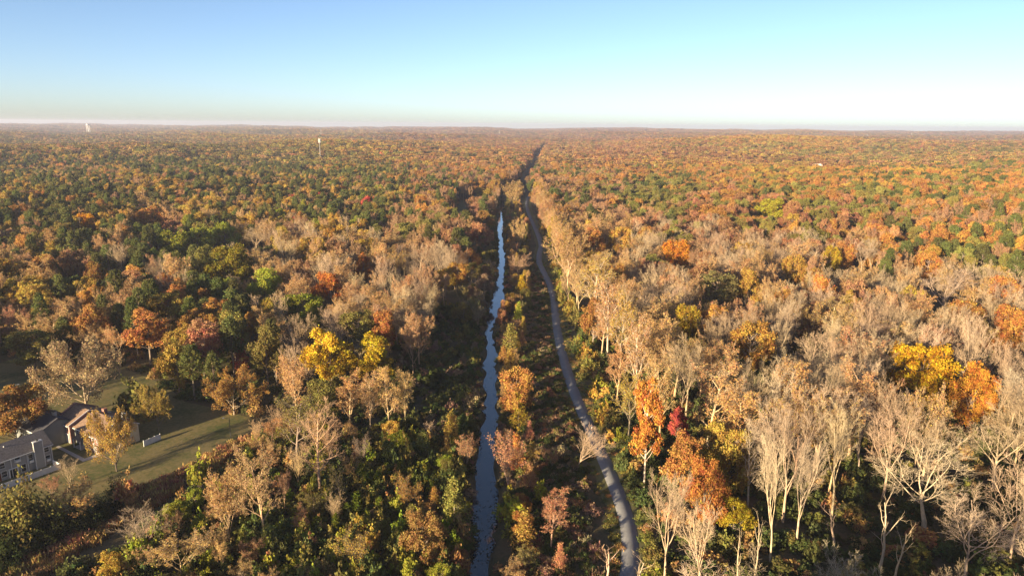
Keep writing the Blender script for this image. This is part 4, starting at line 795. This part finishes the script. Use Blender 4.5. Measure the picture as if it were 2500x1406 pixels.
shrubs(300, (25, 32), (100, 700), 2, ['ol', 'dg', 'yg', 'ol', 'go'], (2, 5), (3, 5.5))
shrubs(3600, (30, 200), (75, 330), 2, ['dg', 'ol', 'dg', 'dg', 'dg', 'tn'], (1.5, 4.0), (3, 6))
shrubs(170, (-125, -72), (105, 160), 2, ['dg', 'dg', 'dg', 'ol'], (2, 4.5), (3.5, 6.5))
shrubs(900, (-230, -40), (185, 330), 2, ['dg', 'ol', 'dg', 'tn'], (1.5, 4), (3, 6))
shrubs(60, (-115, -80), (150, 200), 2, ['dg', 'ol'], (.8, 1.6), (1.5, 2.5), cond=lambda x, y: inpoly(x, y, DITCH))
RE = []
_S = SHR; SHR = RE
shrubs(3000, (-125, -70), (105, 205), 1, ['tn', 'pk', 'tn', 'sa', 'tn'], (1.0, 1.9), (1.6, 3.0), cond=lambda x, y: inpoly(x, y, DITCH), proto='reeds')
shrubs(1600, (2, 18), (95, 420), 1, ['dg', 'bg', 'pk', 'dg'], (.7, 1.5), (1.4, 2.6), cond=lambda x, y: x > 0, proto='reeds')
shrubs(3600, (12, 34), (95, 460), 1, ['ol', 'dg', 'tn', 'ol'], (.25, .55), (.8, 1.7), cond=lambda x, y: np.abs(x - pathx(y)) < 5.4, proto='reeds', pclear=2.3)
SHR = _S

# ------------------------------------------------------------------ turn plants into objects
def scatter(name, L, protos, **props):   # many plants as ONE object: points that geometry nodes turn into plants
    col = bpy.data.collections.new(name + '_kinds'); table = {}
    for pk in protos:
        for i, pr in enumerate(P[pk]):
            o = bpy.data.objects.new('k%03d' % len(table), pr['all']); col.objects.link(o); table[(pk, i)] = len(table)
    n = len(L); me = bpy.data.meshes.new(name); me.vertices.add(n)
    me.vertices.foreach_set('co', np.array([(p['x'], p['y'], p['z'] - .1) for p in L], np.float32).ravel())
    def att(nm, typ, arr, f): a = me.attributes.new(nm, typ, 'POINT'); a.data.foreach_set(f, np.asarray(arr).ravel())
    att('pick', 'INT', np.array([table[(p['proto'], p['var'])] for p in L], np.int32), 'value')
    att('rot', 'FLOAT_VECTOR', np.array([(0, 0, p['rot']) for p in L], np.float32), 'vector')
    sc = []
    for p in L: q = P[p['proto']][p['var']]; sc.append((p['W'] / 2 / q['R'], p['W'] / 2 / q['R'], p['H'] / q['H']))
    att('size', 'FLOAT_VECTOR', np.array(sc, np.float32), 'vector')
    att('tint', 'FLOAT_VECTOR', np.array([p['tint'] for p in L], np.float32), 'vector')
    att('bark', 'FLOAT_VECTOR', np.array([p['bark'] for p in L], np.float32), 'vector')
    o = link(name, me, **props)
    ng = bpy.data.node_groups.new(name, 'GeometryNodeTree')
    ng.interface.new_socket('Geometry', in_out='INPUT', socket_type='NodeSocketGeometry'); ng.interface.new_socket('Geometry', in_out='OUTPUT', socket_type='NodeSocketGeometry')
    N = ng.nodes; gi, go = N.new('NodeGroupInput'), N.new('NodeGroupOutput'); ip = N.new('GeometryNodeInstanceOnPoints'); ci = N.new('GeometryNodeCollectionInfo')
    ci.inputs['Collection'].default_value = col; ci.inputs['Separate Children'].default_value = True; ci.inputs['Reset Children'].default_value = True
    ip.inputs['Pick Instance'].default_value = True
    def named(nm, typ): a = N.new('GeometryNodeInputNamedAttribute'); a.data_type = typ; a.inputs['Name'].default_value = nm; return a.outputs['Attribute']
    Lk = ng.links
    Lk.new(gi.outputs[0], ip.inputs['Points']); Lk.new(ci.outputs[0], ip.inputs['Instance']); Lk.new(named('pick', 'INT'), ip.inputs['Instance Index'])
    Lk.new(named('rot', 'FLOAT_VECTOR'), ip.inputs['Rotation']); Lk.new(named('size', 'FLOAT_VECTOR'), ip.inputs['Scale']); Lk.new(ip.outputs[0], go.inputs[0])
    md = o.modifiers.new('scatter', 'NODES'); md.node_group = ng
    return o
KIND = {'leafy': 'autumn_tree', 'semi': 'half_bare_tree', 'bare': 'bare_tree', 'pine': 'pine_tree', 'cone': 'young_tree', 'cedar': 'cedar_tree', 'snag': 'dead_tree', 'shrub': 'shrub', 'bush': 'shrub'}
WORD = {'bush': 'big bush', 'leafy': 'full-leaved tree', 'semi': 'half-bare tree', 'bare': 'bare tree', 'pine': 'pine', 'cone': 'young tree', 'cedar': 'little cedar', 'snag': 'dead tree', 'shrub': 'shrub', 'bush': 'shrub'}
GROUP = {'leafy': 'full-leaved autumn trees', 'semi': 'half-bare twiggy trees', 'bare': 'leafless trees', 'pine': 'pine trees of the wood', 'cone': 'young cone-shaped trees', 'cedar': 'little green cedars',
         'snag': 'dead snags', 'shrub': 'shrubs of the thickets', 'bush': 'big bushes below the lawn'}
LIMIT = {'leafy': 290, 'semi': 260, 'bare': 200, 'pine': 110, 'cone': 80, 'cedar': 30, 'snag': 20, 'shrub': 230, 'bush': 30}
ALL = T + SHR
ax = np.array([p['x'] for p in ALL]); ay = np.array([p['y'] for p in ALL]); az_ = np.array([p['z'] for p in ALL]); ah = np.array([p['H'] for p in ALL])
tpx, tpy, tdep = project(ax, ay, az_ + ah * .85); bpx, bpy_, _ = project(ax, ay, az_ + ah * .4)
vis = (tpx > -10) & (tpx < 2510) & (tpy < 1400) & (tdep > 20)
size = np.array([p['W'] for p in ALL]) / tdep
rest, count, chosen = [], {k: 0 for k in LIMIT}, []
for i in sorted(range(len(ALL)), key=lambda i: (0 if (i < NH) else 1, -size[i] if ALL[i]['proto'] in ('shrub', 'bush') else tdep[i])):
    p = ALL[i]; k = p['proto']
    if k in LIMIT and (i < NH or (vis[i] and not p.get('bulk') and count[k] < LIMIT[k])): count[k] += 1; p['px'], p['py'] = tpx[i], tpy[i]; chosen.append(p)
    else: rest.append(p)
# labels: every tree is told by its look and by where it stands from a tree that is easy to find
ANCH = [(p['px'], p['py'], p['short']) for p in chosen if p['short']]
keys = {}
for p in chosen:
    if p['label']: continue
    best = min(ANCH, key=lambda a: (a[0] - p['px']) ** 2 + ((a[1] - p['py']) * 1.6) ** 2); dx, dy = p['px'] - best[0], (p['py'] - best[1]) * 1.6
    rel = ('right of' if dx > 0 else 'left of') if abs(dx) > abs(dy) else ('in front of' if dy > 0 else 'behind')
    big = '' if p['proto'] in ('cedar', 'shrub', 'bush') else ('' if p['H'] < 22.5 else 'tall ')
    adj = NAMES[p['code']]
    keys.setdefault((big + adj + ' ' + WORD[p['proto']], rel, best[2]), []).append((dx * dx + dy * dy, p))
ORD = ['nearest', 'second nearest', 'third nearest', 'fourth nearest', 'fifth nearest', 'sixth nearest', 'seventh nearest', 'eighth nearest', 'ninth nearest', 'tenth nearest', 'eleventh nearest', 'twelfth nearest',
       'thirteenth nearest', 'fourteenth nearest', 'fifteenth nearest', 'sixteenth nearest', 'seventeenth nearest', 'eighteenth nearest', 'nineteenth nearest', 'twentieth nearest'] + [t + ' nearest' for t in ('twenty-first', 'twenty-second', 'twenty-third', 'twenty-fourth', 'twenty-fifth', 'twenty-sixth', 'twenty-seventh', 'twenty-eighth', 'twenty-ninth', 'thirtieth')]
for (a, rel, sh), lst in keys.items():
    lst.sort(key=lambda e: e[0])
    for k, (_, p) in enumerate(lst): p['label'] = ('%s %s the %s' % (a, rel, sh)) if len(lst) == 1 else ('%s %s %s the %s' % (ORD[min(k, 29)], a, rel, sh))
for p in chosen:
    q = P[p['proto']][p['var']]; nm = KIND[p['proto']]
    if nm == 'autumn_tree' and p['code'] in ('dg', 'ol', 'yg'): nm = 'green_tree'
    o = empty(nm, (p['x'], p['y'], p['z'] - .1), p['label'], 'shrub' if nm == 'shrub' else 'tree', GROUP[p['proto']])
    s = p['W'] / 2 / q['R']; o.scale = (s, s, p['H'] / q['H']); o.rotation_euler = (p['lean'][0], p['lean'][1], p['rot'] if p['lean'] == (0, 0) else 0)
    for part, pn in (('trunk', 'trunk'), ('crown', 'crown')):
        if part not in q: continue
        if nm == 'shrub': pn = 'stems' if part == 'trunk' else 'foliage'
        elif nm in ('bare_tree', 'dead_tree') and part == 'crown': pn = 'branches'
        c = link(pn, q[part], o); c['tint'] = [float(v) for v in p['tint']]; c['bark'] = [float(v) for v in p['bark']]
scatter('distant_forest', [p for p in rest if p['proto'] not in ('shrub', 'bush')], ['leafy', 'semi', 'bare', 'pine', 'cone', 'far'], kind='stuff')
scatter('undergrowth', [p for p in rest if p['proto'] in ('shrub', 'bush')], ['shrub', 'bush'], kind='stuff')
scatter('tall_grass', RE, ['reeds'], kind='stuff')
print('plants', len(chosen), count, 'stuff', len(rest))

# ------------------------------------------------------------------ townhouses
def window(parent, x, z, w_, h_, face, glass=None, half=None):     # on a wall facing -Y at y=face
    f = MB(); t_ = .09
    f.box(x - w_ / 2 - t_, x + w_ / 2 + t_, face - .07, face + .03, z - h_ / 2 - t_, z - h_ / 2).box(x - w_ / 2 - t_, x + w_ / 2 + t_, face - .07, face + .03, z + h_ / 2, z + h_ / 2 + t_)
    f.box(x - w_ / 2 - t_, x - w_ / 2, face - .07, face + .03, z - h_ / 2, z + h_ / 2).box(x + w_ / 2, x + w_ / 2 + t_, face - .07, face + .03, z - h_ / 2, z + h_ / 2)
    f.box(x - w_ / 2, x + w_ / 2, face - .05, face + .03, z - .03, z + .03)
    wn = f.build('window', M_WHITE, parent)
    MB().box(x - w_ / 2, x + w_ / 2, face - .02, face + .02, z - h_ / 2, z + h_ / 2).build('pane', M_GLASS, wn)
    if half: MB().box(x - w_ / 2 + .05, x + w_ / 2 - .05, face - .5, face - .08, z - h_ / 2, z - h_ / 2 + half).build('air_conditioner', M_WHITE, wn)
def gable(L0, L1, dep, eave, ridge, ov=.35, th=.16):               # roof running along x, front eave at y=0, back at y=dep
    s = (ridge - eave) / (dep / 2)
    return [(-ov, eave - ov * s), (dep / 2, ridge), (dep + ov, eave - ov * s), (dep + ov, eave - ov * s + th), (dep / 2, ridge + th * 1.1), (-ov, eave - ov * s + th)]
# grey row: local x runs along the facade from its right-hand end, facade faces -Y
A0, A1 = at(131, 1128), at(0, 1176)
ang = math.atan2(-(A1[1] - A0[1]), -(A1[0] - A0[0]))
ga = empty('grey_townhouse', (A0[0], A0[1], 0), 'grey townhouse row with white trim and wide chimney behind a white fence', 'townhouse', rz=ang)
LA, DA = 27., 8.4
MB().prism([(0, 0), (0, 5.2), (DA / 2, 7.75), (DA, 5.2), (DA, 0)], -LA, 0).build('wall', M_SIDING, ga)
MB().prism(gable(0, 0, DA, 5.3, 8.0), -LA - .3, .35).build('roof', M_SHING, ga)
ch = MB().box(-4.3, -2.3, -.75, -.01, 0, 7.4).build('chimney', M_SIDING, ga)
MB().box(-4.4, -2.2, -.85, .05, 7.4, 7.55).build('chimney_cap', M_WHITE, ch); MB().tube([(-3.3, -.4, 7.55), (-3.3, -.4, 8.0)], .28).build('flue', M_DARK, ch)
for x in (-4.36, -2.24): MB().box(x - .06, x + .06, -.8, -.7, 0, 7.3).build('corner_trim', M_WHITE, ch)
MB().box(-LA - .3, .35, -.5, -.36, 4.98, 5.16).build('gutter', M_WHITE, ga)
for x in (-.08, -5.9, -9.6, -13.2, -17): MB().box(x - .07, x + .07, -.1, -.02, 0, 4.9).build('downspout', M_WHITE, ga)
window(ga, -1.25, 4.2, 1.1, 1.3, 0); window(ga, -1.2, 1.75, 1.1, 1.5, 0, half=.55); window(ga, -5.1, 3.3, 1.0, 2.2, 0, half=.6); window(ga, -8.1, 4.2, 1.2, 1.1, 0, half=.5); window(ga, -11.6, 3.9, 1.1, 1.3, 0)
window(ga, -7.0, 1.5, 1.1, 1.9, 0); window(ga, -11.4, 1.6, 1.2, 1.5, 0); window(ga, -15, 3.9, 1.1, 1.3, 0); window(ga, -16.5, 1.6, 1.2, 1.5, 0)
pf = MB().box(-10.4, -8.3, -.35, 0.0, 2.25, 2.4).box(-10.4, -10.22, -.33, -.01, 0, 2.25).box(-8.48, -8.3, -.33, -.01, 0, 2.25).build('sliding_door_frame', M_WHITE, ga)
MB().box(-10.2, -8.5, -.09, -.04, .05, 2.2).build('pane', M_GLASS, pf)
MB().box(-13.0, -12.2, -.09, -.01, 0, 2.1).build('door', M_DOOR, ga)
for x in (-16, -9.5): MB().tube([(x, 3.0, 6.9), (x, 3.0, 7.7)], .12).build('vent_pipe', M_WHITE, ga)
B0, B1 = at(148, 1144), at(-10, 1202)
fa = empty('white_fence', (B0[0], B0[1], 0), 'low white board fence in front of the grey townhouse', 'fence', rz=math.atan2(-(B1[1] - B0[1]), -(B1[0] - B0[0])))
for k in range(12): MB().box(-2.2 * (k + 1) + .1, -2.2 * k - .1, -.04, .04, .08, 1.55 + .02 * (k % 3)).build('panel', M_WHITE, fa)
for k in range(13): MB().box(-2.2 * k - .09, -2.2 * k + .09, -.09, .09, 0, 1.68).build('post', M_WHITE, fa)
for k in range(2): MB().box(-.04, .04, .1 + 2.0 * k, 1.95 + 2.0 * k, .08, 1.5).build('panel', M_WHITE, fa)
# brick row: three stepped units, facades face -Y in the local frame, x runs to the right end
E0, E1 = (-129.0, 186.3), (-108.3, 173.4)
rb = empty('brick_townhouse', (E0[0], E0[1], 0), 'red brick townhouse row with stepped roofs, white door surrounds and a cream end wall', 'townhouse', rz=math.atan2(E1[1] - E0[1], E1[0] - E0[0]))
DB = 11.2
for k, (x0, x1, off, ez, wm, rm) in enumerate([(0, 6.8, 0, 5.5, M_BRICK, M_SHINGB), (6.8, 13.6, 1.1, 4.9, M_OLIVE, M_SHINGB), (13.6, 20.4, .4, 5.1, M_BRICK, M_SHINGB)]):
    MB().prism([(off, 0), (off, ez - .1), (off + DB / 2, ez + 2.35), (off + DB, ez - .1), (off + DB, 0)], x0 + .02, x1 - .02).build('wall', wm, rb)
    MB().prism([(y + off, z) for y, z in gable(0, 0, DB, ez, ez + 2.6)], x0 - (.0 if k else .1), x1 + .06).build('roof', rm, rb)
    s = 2.6 / (DB / 2); q = off - .35
    MB().prism([(q - .04, ez - .35 * s - .06), (off + DB / 2, ez + 2.6 - .02), (off + DB + .39, ez - .35 * s - .06), (off + DB + .39, ez - .35 * s + .2), (off + DB / 2, ez + 2.6 + .24), (q - .04, ez - .35 * s + .2)], x1 + .065, x1 + .2).build('rake_trim', M_WHITE, rb)
    MB().box(x0 + .1, x1 - .1, q - .14, q - .01, ez - .42, ez - .24).build('gutter', M_WHITE, rb)
    MB().box(x1 - .35, x1 - .2, off - .14, off - .01, 0, ez - .4).build('downspout', M_WHITE, rb)
    window(rb, x0 + 1.9, ez - 1.4, 1.0, 1.3, off); window(rb, x0 + 4.4, ez - 1.4, 1.0, 1.3, off); window(rb, x0 + 1.9, 1.5, 1.1, 1.5, off)
    dr = MB().box(x0 + 4.3, x0 + 4.55, off - .16, off - .01, 0, 2.5).box(x0 + 5.65, x0 + 5.9, off - .16, off - .01, 0, 2.5).box(x0 + 4.2, x0 + 6.0, off - .2, off - .01, 2.5, 2.8).build('door_surround', M_WHITE, rb)
    MB().box(x0 + 4.55, x0 + 5.65, off - .07, off - .02, 0, 2.5).build('door', M_SIDING if k else M_WHITE, dr)
po = MB().prism([(-.9, 2.6), (1.09, 3.3), (1.09, 3.45), (-.9, 2.75)], 9.4, 13.2).build('porch_roof', M_SHINGB, rb)
for x in (9.6, 13.0): MB().box(x - .1, x + .1, -.85, -.65, 0, 2.6).build('porch_post', M_WHITE, po)
MB().box(9.4, 13.2, -.8, 1.08, 0, .18).build('porch_step', M_CONC, rb)
MB().prism([(-.5, 0), (-.5, 5.7), (DB / 2, 8.9), (DB + .5, 5.7), (DB + .5, 0)], -.75, -.12).build('fire_wall', M_BRICK, rb)
MB().prism([(.4, 0), (.4, 4.9), (.4 + DB / 2, 7.4), (.4 + DB, 4.9), (.4 + DB, 0)], 20.4, 20.55).build('end_wall', M_CREAM, rb)
bc = MB().box(17.5, 18.9, 8.4, 9.5, 5.5, 8.6).build('metal_chimney', M_STEEL, rb); MB().tube([(18.2, 8.95, 8.6), (18.2, 8.95, 9.2)], .3).build('flue', M_STEEL, bc)
MB().box(9.0, 10.2, 8.0, 9.0, 5, 8.3).build('brick_chimney', M_BRICK, rb)
f1, f2 = at(352, 1090), at(392, 1073)
fb = empty('white_fence', (f1[0], f1[1], 0), 'short white fence at the cream end wall of the brick townhouse row', 'fence', rz=math.atan2(f2[1] - f1[1], f2[0] - f1[0]))
Lf = math.hypot(f2[0] - f1[0], f2[1] - f1[1])
for k in range(3): MB().box(Lf * k / 3 + .08, Lf * (k + 1) / 3 - .08, -.04, .04, .05, 1.75).build('panel', M_WHITE, fb)
for k in range(4): MB().box(Lf * k / 3 - .08, Lf * k / 3 + .08, -.08, .08, 0, 1.9).build('post', M_WHITE, fb)
# dark roofed row behind
def house(name, loc, rz, Lx, dep, eave, ridge, wm, rm, label, cat='house', nwin=2, chim=True):
    h = empty(name, loc, label, cat, rz=rz)
    MB().prism([(0, 0), (0, eave - .1), (dep / 2, ridge - .25), (dep, eave - .1), (dep, 0)], 0, Lx).build('wall', wm, h)
    MB().prism(gable(0, 0, dep, eave, ridge), -.4, Lx + .4).build('roof', rm, h)
    MB().box(-.4, Lx + .4, -.5, -.36, eave - .36, eave - .14).build('gutter', M_WHITE, h)
    for k in range(nwin): window(h, Lx * (k + .5) / nwin, eave - 1.5, 1.1, 1.3, 0)
    if nwin: MB().box(Lx * .5 - .5, Lx * .5 + .5, -.05, -.01, 0, 2.1).build('door', M_DOOR, h)
    if chim:
        c = MB().box(Lx * .7, Lx * .7 + 1.2, dep * .55, dep * .55 + .8, eave, ridge + 1.1).build('chimney', M_SIDING, h); MB().box(Lx * .7 - .08, Lx * .7 + 1.28, dep * .55 - .08, dep * .55 + .88, ridge + 1.1, ridge + 1.25).build('chimney_cap', M_DARK, c)
    return h
cx0, cy0 = at(62, 1045, 5)
house('dark_townhouse', (cx0 - 5, cy0 + 3, 0), rb.rotation_euler.z, 13, 10.5, 5.2, 7.7, M_OLIVE, M_DARKROOF, 'dark roofed townhouse behind the brick row, half hidden by the orange-brown tree', 'townhouse')
hx, hy = at(302, 708, 4)
mh = house('blue_grey_house', (hx - 5, hy, float(hgt(hx, hy))), R(6), 12, 9, 5.6, 8.2, M_SIDING, M_DARKROOF, 'house with dark blue-grey roof and white gutters deep in the left wood', nwin=3)
MB().prism([(-5.5, 2.6), (-.55, 4.3), (-.55, 4.5), (-5.5, 2.8)], -.2, 11).build('porch_roof', M_SHING, mh)
MB().box(-.2, 11, -5.64, -5.51, 2.5, 2.75).build('porch_gutter', M_WHITE, mh)
for x in (.2, 3.7, 7.2, 10.6): MB().box(x - .1, x + .1, -5.3, -5.1, 0, 2.7).build('porch_post', M_WHITE, mh)
# far houses among the trees
FAR = [(1998, 402, 16, 'large white house with gabled wings high in the right-hand woods', M_WHITE, M_WHITE), (2036, 415, 9, 'small cream house right of the large white house', M_CREAM, M_SHING), (1593, 404, 14, 'small yellowish house far off right of the creek line', M_CREAM, M_CREAM),
       (1687, 411, 10, 'small white house far off, second right of the creek line', M_WHITE, M_SHING), (1752, 406, 9, 'small white house far off left of the large white house', M_WHITE, M_SHING), (228, 391, 16, 'pale roofed house far off in the upper left woods', M_CREAM, M_SHINGB),
       (2475, 343, 20, 'pale long building on the horizon at the right edge', M_WHITE, M_WHITE)]
for px, py, wd, lab, wm, rm in FAR:
    x, y = at(px, py, 19); z = float(hgt(x, y)); h = house('far_house', (x - wd / 2, y, z), R(random.uniform(-20, 20)), wd, wd * .6, 14., 14 + wd * .28, wm, rm, lab, nwin=max(2, int(wd / 5)), chim=False)
    if wd == 16:
        MB().prism([(-7, 0), (-7, 12.), (-3.4, 16), (0.2, 12.), (0.2, 0)], 9, 15).build('wing', wm, h); MB().prism([(-7.4, 11.8), (-3.4, 16.2), (.1, 12.2), (.1, 12.5), (-3.4, 16.6), (-7.4, 12.2)], 8.6, 15.4).build('wing_roof', rm, h)
# ------------------------------------------------------------------ masts, poles, lamp posts
def mast(px, ybase, ytop, dist_py, rad, label, ant=True, dist=None):
    dx, dy, dz = ray(px, ybase); t_ = dist / dy if dist else None
    if dist: x, y = dx * t_, dist
    else: x, y = at(px, ybase)
    z = float(hgt(x, y)); tz = CAM_H + ray(px, ytop)[2] * y / ray(px, ytop)[1]; h = tz - z
    o = empty('radio_mast', (x, y, z), label, 'mast')
    MB().tube([(0, 0, -1), (0, 0, h * .6), (0, 0, h)], [rad, rad * .85, rad * .6], 10).build('pole', M_STEEL, o)
    if ant:
        for k in range(3):
            a = R(120 * k - 70); r = 1.9
            MB().box(-.5, .5, -.2, .2, -4, 4).build('antenna', M_STEEL, o).location = (r * math.cos(a), r * math.sin(a), h - 4)
            MB().tube([(0, 0, h - 4), (r * math.cos(a), r * math.sin(a), h - 4)], .25, 6).build('bracket', M_STEEL, o)
    return o
mast(782, 386, 339, 0, .45, 'white monopole mast with antenna panels above the left woods')
mast(784, 332, 317, 0, .8, 'thin white mast far behind the monopole mast', ant=False, dist=3600)
for px, yt, lab, d in [(1144, 312, 'thin white mast on the horizon above the creek line', 6500), (1219, 318, 'pale mast far off right of the horizon mast', 5200), (2117, 328, 'thin pale mast on the horizon at the right', 5200), (2226, 324, 'lattice-like pale mast at the far right horizon', 5600)]:
    mast(px, 330, yt, 0, 1.1, lab, ant=False, dist=d)
x, y = ray(215, 312)[0] * 4600 / ray(215, 312)[1], 4600.; z = float(hgt(x, y)); top = CAM_H + ray(215, 303)[2] * y / ray(215, 303)[1] - z
wt = empty('water_tower', (x, y, z), 'white water tower with legs on the horizon at the far left', 'water tower')
MB().tube([(0, 0, top - 9), (0, 0, top - 7), (0, 0, top - 2), (0, 0, top)], [7, 11.5, 11.5, 6], 20).build('tank', M_STEEL, wt)
for k in range(6): a = k * math.pi / 3 + .2; MB().tube([(10 * math.cos(a), 10 * math.sin(a), -1), (10 * math.cos(a), 10 * math.sin(a), top - 6)], 1.1, 8).build('leg', M_STEEL, wt)
MB().tube([(0, 0, -1), (0, 0, top - 8)], 1.6, 8).build('riser_pipe', M_STEEL, wt)
def lamp(px, yb, yt, name, label, mt, arm=1.6, head=True, side=-1):
    x, y = at(px, yb); z = float(hgt(x, y)); h = CAM_H + ray(px, yt)[2] * y / ray(px, yt)[1] - z
    o = empty(name, (x, y, z), label, 'lamp post' if head else 'utility pole'); MB().tube([(0, 0, -.3), (0, 0, h)], [.13, .09], 8).build('pole', mt, o)
    if head:
        MB().tube([(0, 0, h - .15), (side * arm * .6, 0, h), (side * arm, 0, h)], .05, 6).build('arm', mt, o); MB().box(side * arm - .35, side * arm + .25, -.16, .16, h - .1, h + .06).build('lamp_head', M_STEEL, o, bevel=.03)
    else: MB().box(-1, 1, -.06, .06, h - .9, h - .75).build('crossarm', mt, o)
    return o
lamp(564, 1074, 1020, 'lamp_post', 'dark lamp post at the right end of the lawn', M_DARK)
lamp(298, 640, 562, 'lamp_post', 'pale light pole rising from the dark gap in the left wood', M_STEEL, arm=.8)
for px, yb, yt, lab in [(583, 392, 364, 'tall stadium-like light pole far off, left one of a pair'), (620, 392, 364, 'tall stadium-like light pole far off, right one of a pair'), (882, 402, 381, 'white lamp pole far off right of the monopole mast')]:
    lamp(px, yb, yt, 'lamp_post', lab, M_STEEL, arm=2.5, side=1)
lamp(205, 622, 530, 'utility_pole', 'slim wooden utility pole at the dark gap in the left wood', M_WOOD, head=False)
lamp(46, 985, 938, 'lamp_post', 'street lamp behind the orange-brown tree on the shaded lawn', M_STEEL, arm=.9, side=1)

# ------------------------------------------------------------------ people on the path
def person(px, py, heading, shirt, shorts, label, stride=.35, hair=(.05, .03, .02)):
    x, y = at(px, py); o = empty('person', (x, y, .07), label, 'person', rz=heading)
    Vt, Ed, Rd = [], [], []
    def v(p, r, par=None):
        Vt.append(p); Rd.append(r)
        if par is not None: Ed.append((par, len(Vt) - 1))
        return len(Vt) - 1
    pel = v((0, 0, .98), .14); ch_ = v((0, .03, 1.25), .145, pel); sh = v((0, .04, 1.43), .13, ch_); nk = v((0, .05, 1.54), .055, sh); hd = v((0, .07, 1.63), .085, nk); v((0, .07, 1.74), .075, hd)
    for s in (-1, 1):
        hp = v((s * .1, 0, .92), .095, pel); kn = v((s * .1, s * stride * .5 + .04, .52), .06, hp); an = v((s * .1, s * stride - .06 * (s < 0), .1 if s > 0 else .14), .038, kn); v((s * .11, s * stride + .14 - .06 * (s < 0), .045 if s > 0 else .07), .035, an)
        so = v((s * .2, .04, 1.41), .06, sh); el = v((s * .26, -s * stride * .3 - .04, 1.14), .042, so); wr = v((s * .25, -s * stride * .3 + .16, .98), .028, el); pm = v((s * .24, -s * stride * .3 + .24, .95), .03, wr)
        for k in range(4): a = v((s * (.215 + .018 * k), -s * stride * .3 + .31 - .008 * abs(k - 1.4), .94), .009, pm); v((s * (.215 + .018 * k), -s * stride * .3 + .335 - .01 * abs(k - 1.4), .905), .008, a)
        a = v((s * .2, -s * stride * .3 + .25, .97), .009, pm); v((s * .195, -s * stride * .3 + .285, .96), .008, a)
    me = bpy.data.meshes.new('body'); me.from_pydata(Vt, Ed, []); tmp = bpy.data.objects.new('tmp', me); C.objects.link(tmp)
    sk = tmp.modifiers.new('skin', 'SKIN'); sk.use_smooth_shade = True
    for i, r in enumerate(Rd): me.skin_vertices[0].data[i].radius = (r, r)
    me.skin_vertices[0].data[0].use_root = True
    sb = tmp.modifiers.new('sub', 'SUBSURF'); sb.levels = 1; sb.render_levels = 1
    dg = bpy.context.evaluated_depsgraph_get(); m2 = bpy.data.meshes.new_from_object(tmp.evaluated_get(dg)); bpy.data.objects.remove(tmp)
    m2.materials.clear()
    for mm in (M_SKIN, shirt, shorts, M_DARK): m2.materials.append(mm)
    for f in m2.polygons:
        z, ax_ = f.center.z, abs(f.center.x)
        f.material_index = 3 if z < .13 else (0 if z < .62 else (2 if z < 1.0 and ax_ < .2 else (1 if z < 1.49 and not (ax_ > .17 and z < 1.2) else 0)))
    link('body', m2, o)
    MB().ball((0, .055, 1.69), .1, (.95, 1.05, 1.0), 2).build('hair', plain('hair', hair, .7), o)
    MB().tube([(0, .155, 1.66), (0, .185, 1.64)], .015, 6).build('nose', M_SKIN, o)
    return o
NAVY, BLACK, WHT = plain('navy_cloth', (.02, .03, .09), .9), plain('black_cloth', (.012, .012, .014), .9), plain('white_cloth', (.7, .7, .7), .9)
person(1349, 728, 0, WHT, BLACK, 'walker in white shirt and dark shorts at the left side of the path')
person(1359.5, 735, math.pi, BLACK, BLACK, 'walker all in black at the right edge of the path')
person(1444.5, 1050, 0, NAVY, WHT, 'runner in navy top and white shorts at the right edge of the path', .45)
person(1284.6, 515, 0, WHT, NAVY, 'distant walker in white where the path curves away')
person(1299, 538, math.pi, BLACK, NAVY, 'distant walker in dark clothes on the far path')
# pale boulders beside the path
for px, py, s, lab in [(1326, 709, .9, 'pale flat boulder left of the path near the two walkers'), (1292, 545, .9, 'pale boulder left of the far path by the distant walkers')]:
    x, y = at(px, py); b_ = MB().ball((0, 0, .25), s, (1.3, .9, .55), 3)
    for v in b_.b.verts: v.co *= 1 + .12 * math.sin(v.co.x * 7 + v.co.y * 5) + .06 * math.sin(v.co.z * 13)
    o = b_.build('boulder', M_CONC); o.location = (x, y, 0); o['label'] = lab; o['category'] = 'boulder'
# ------------------------------------------------------------------ leaves and weed drifting on the creek
tb = TB(); n = 1500; yv = RNG.uniform(110, 330, n); yv = np.where(RNG.random(n) < .55, 130 + np.abs(RNG.normal(size=n)) * 12, yv); c_, hw_ = creek(yv); side = RNG.choice([-1, 1], n)
xv = c_ + side * (hw_ + .9) * (1 - np.abs(RNG.normal(size=n)) * .35); tb.leaves(np.stack([xv, yv, np.full(n, -.97)], 1), np.tile((0, 0, 1.), (n, 1)), .2, RNG.random(n), bias=14)
o = tb.done('floating_leaves'); link('floating_leaves', o['crown'], kind='stuff')['tint'] = [.07, .055, .025]
# ------------------------------------------------------------------ haze: one closed box round the place
hz = bpy.data.materials.new('haze'); hz.use_nodes = True; t = hz.node_tree; t.nodes.clear()
o_ = t.nodes.new('ShaderNodeOutputMaterial'); pv = t.nodes.new('ShaderNodeVolumePrincipled'); pv.inputs['Density'].default_value = 7.5e-5; pv.inputs['Color'].default_value = (.74, .78, 1.0, 1); pv.inputs['Anisotropy'].default_value = .2
t.links.new(pv.outputs[0], o_.inputs['Volume'])
zmax = 112.; MB().box(-12200, 12200, -700, 13200, -6, zmax).build('haze', hz, kind='stuff')
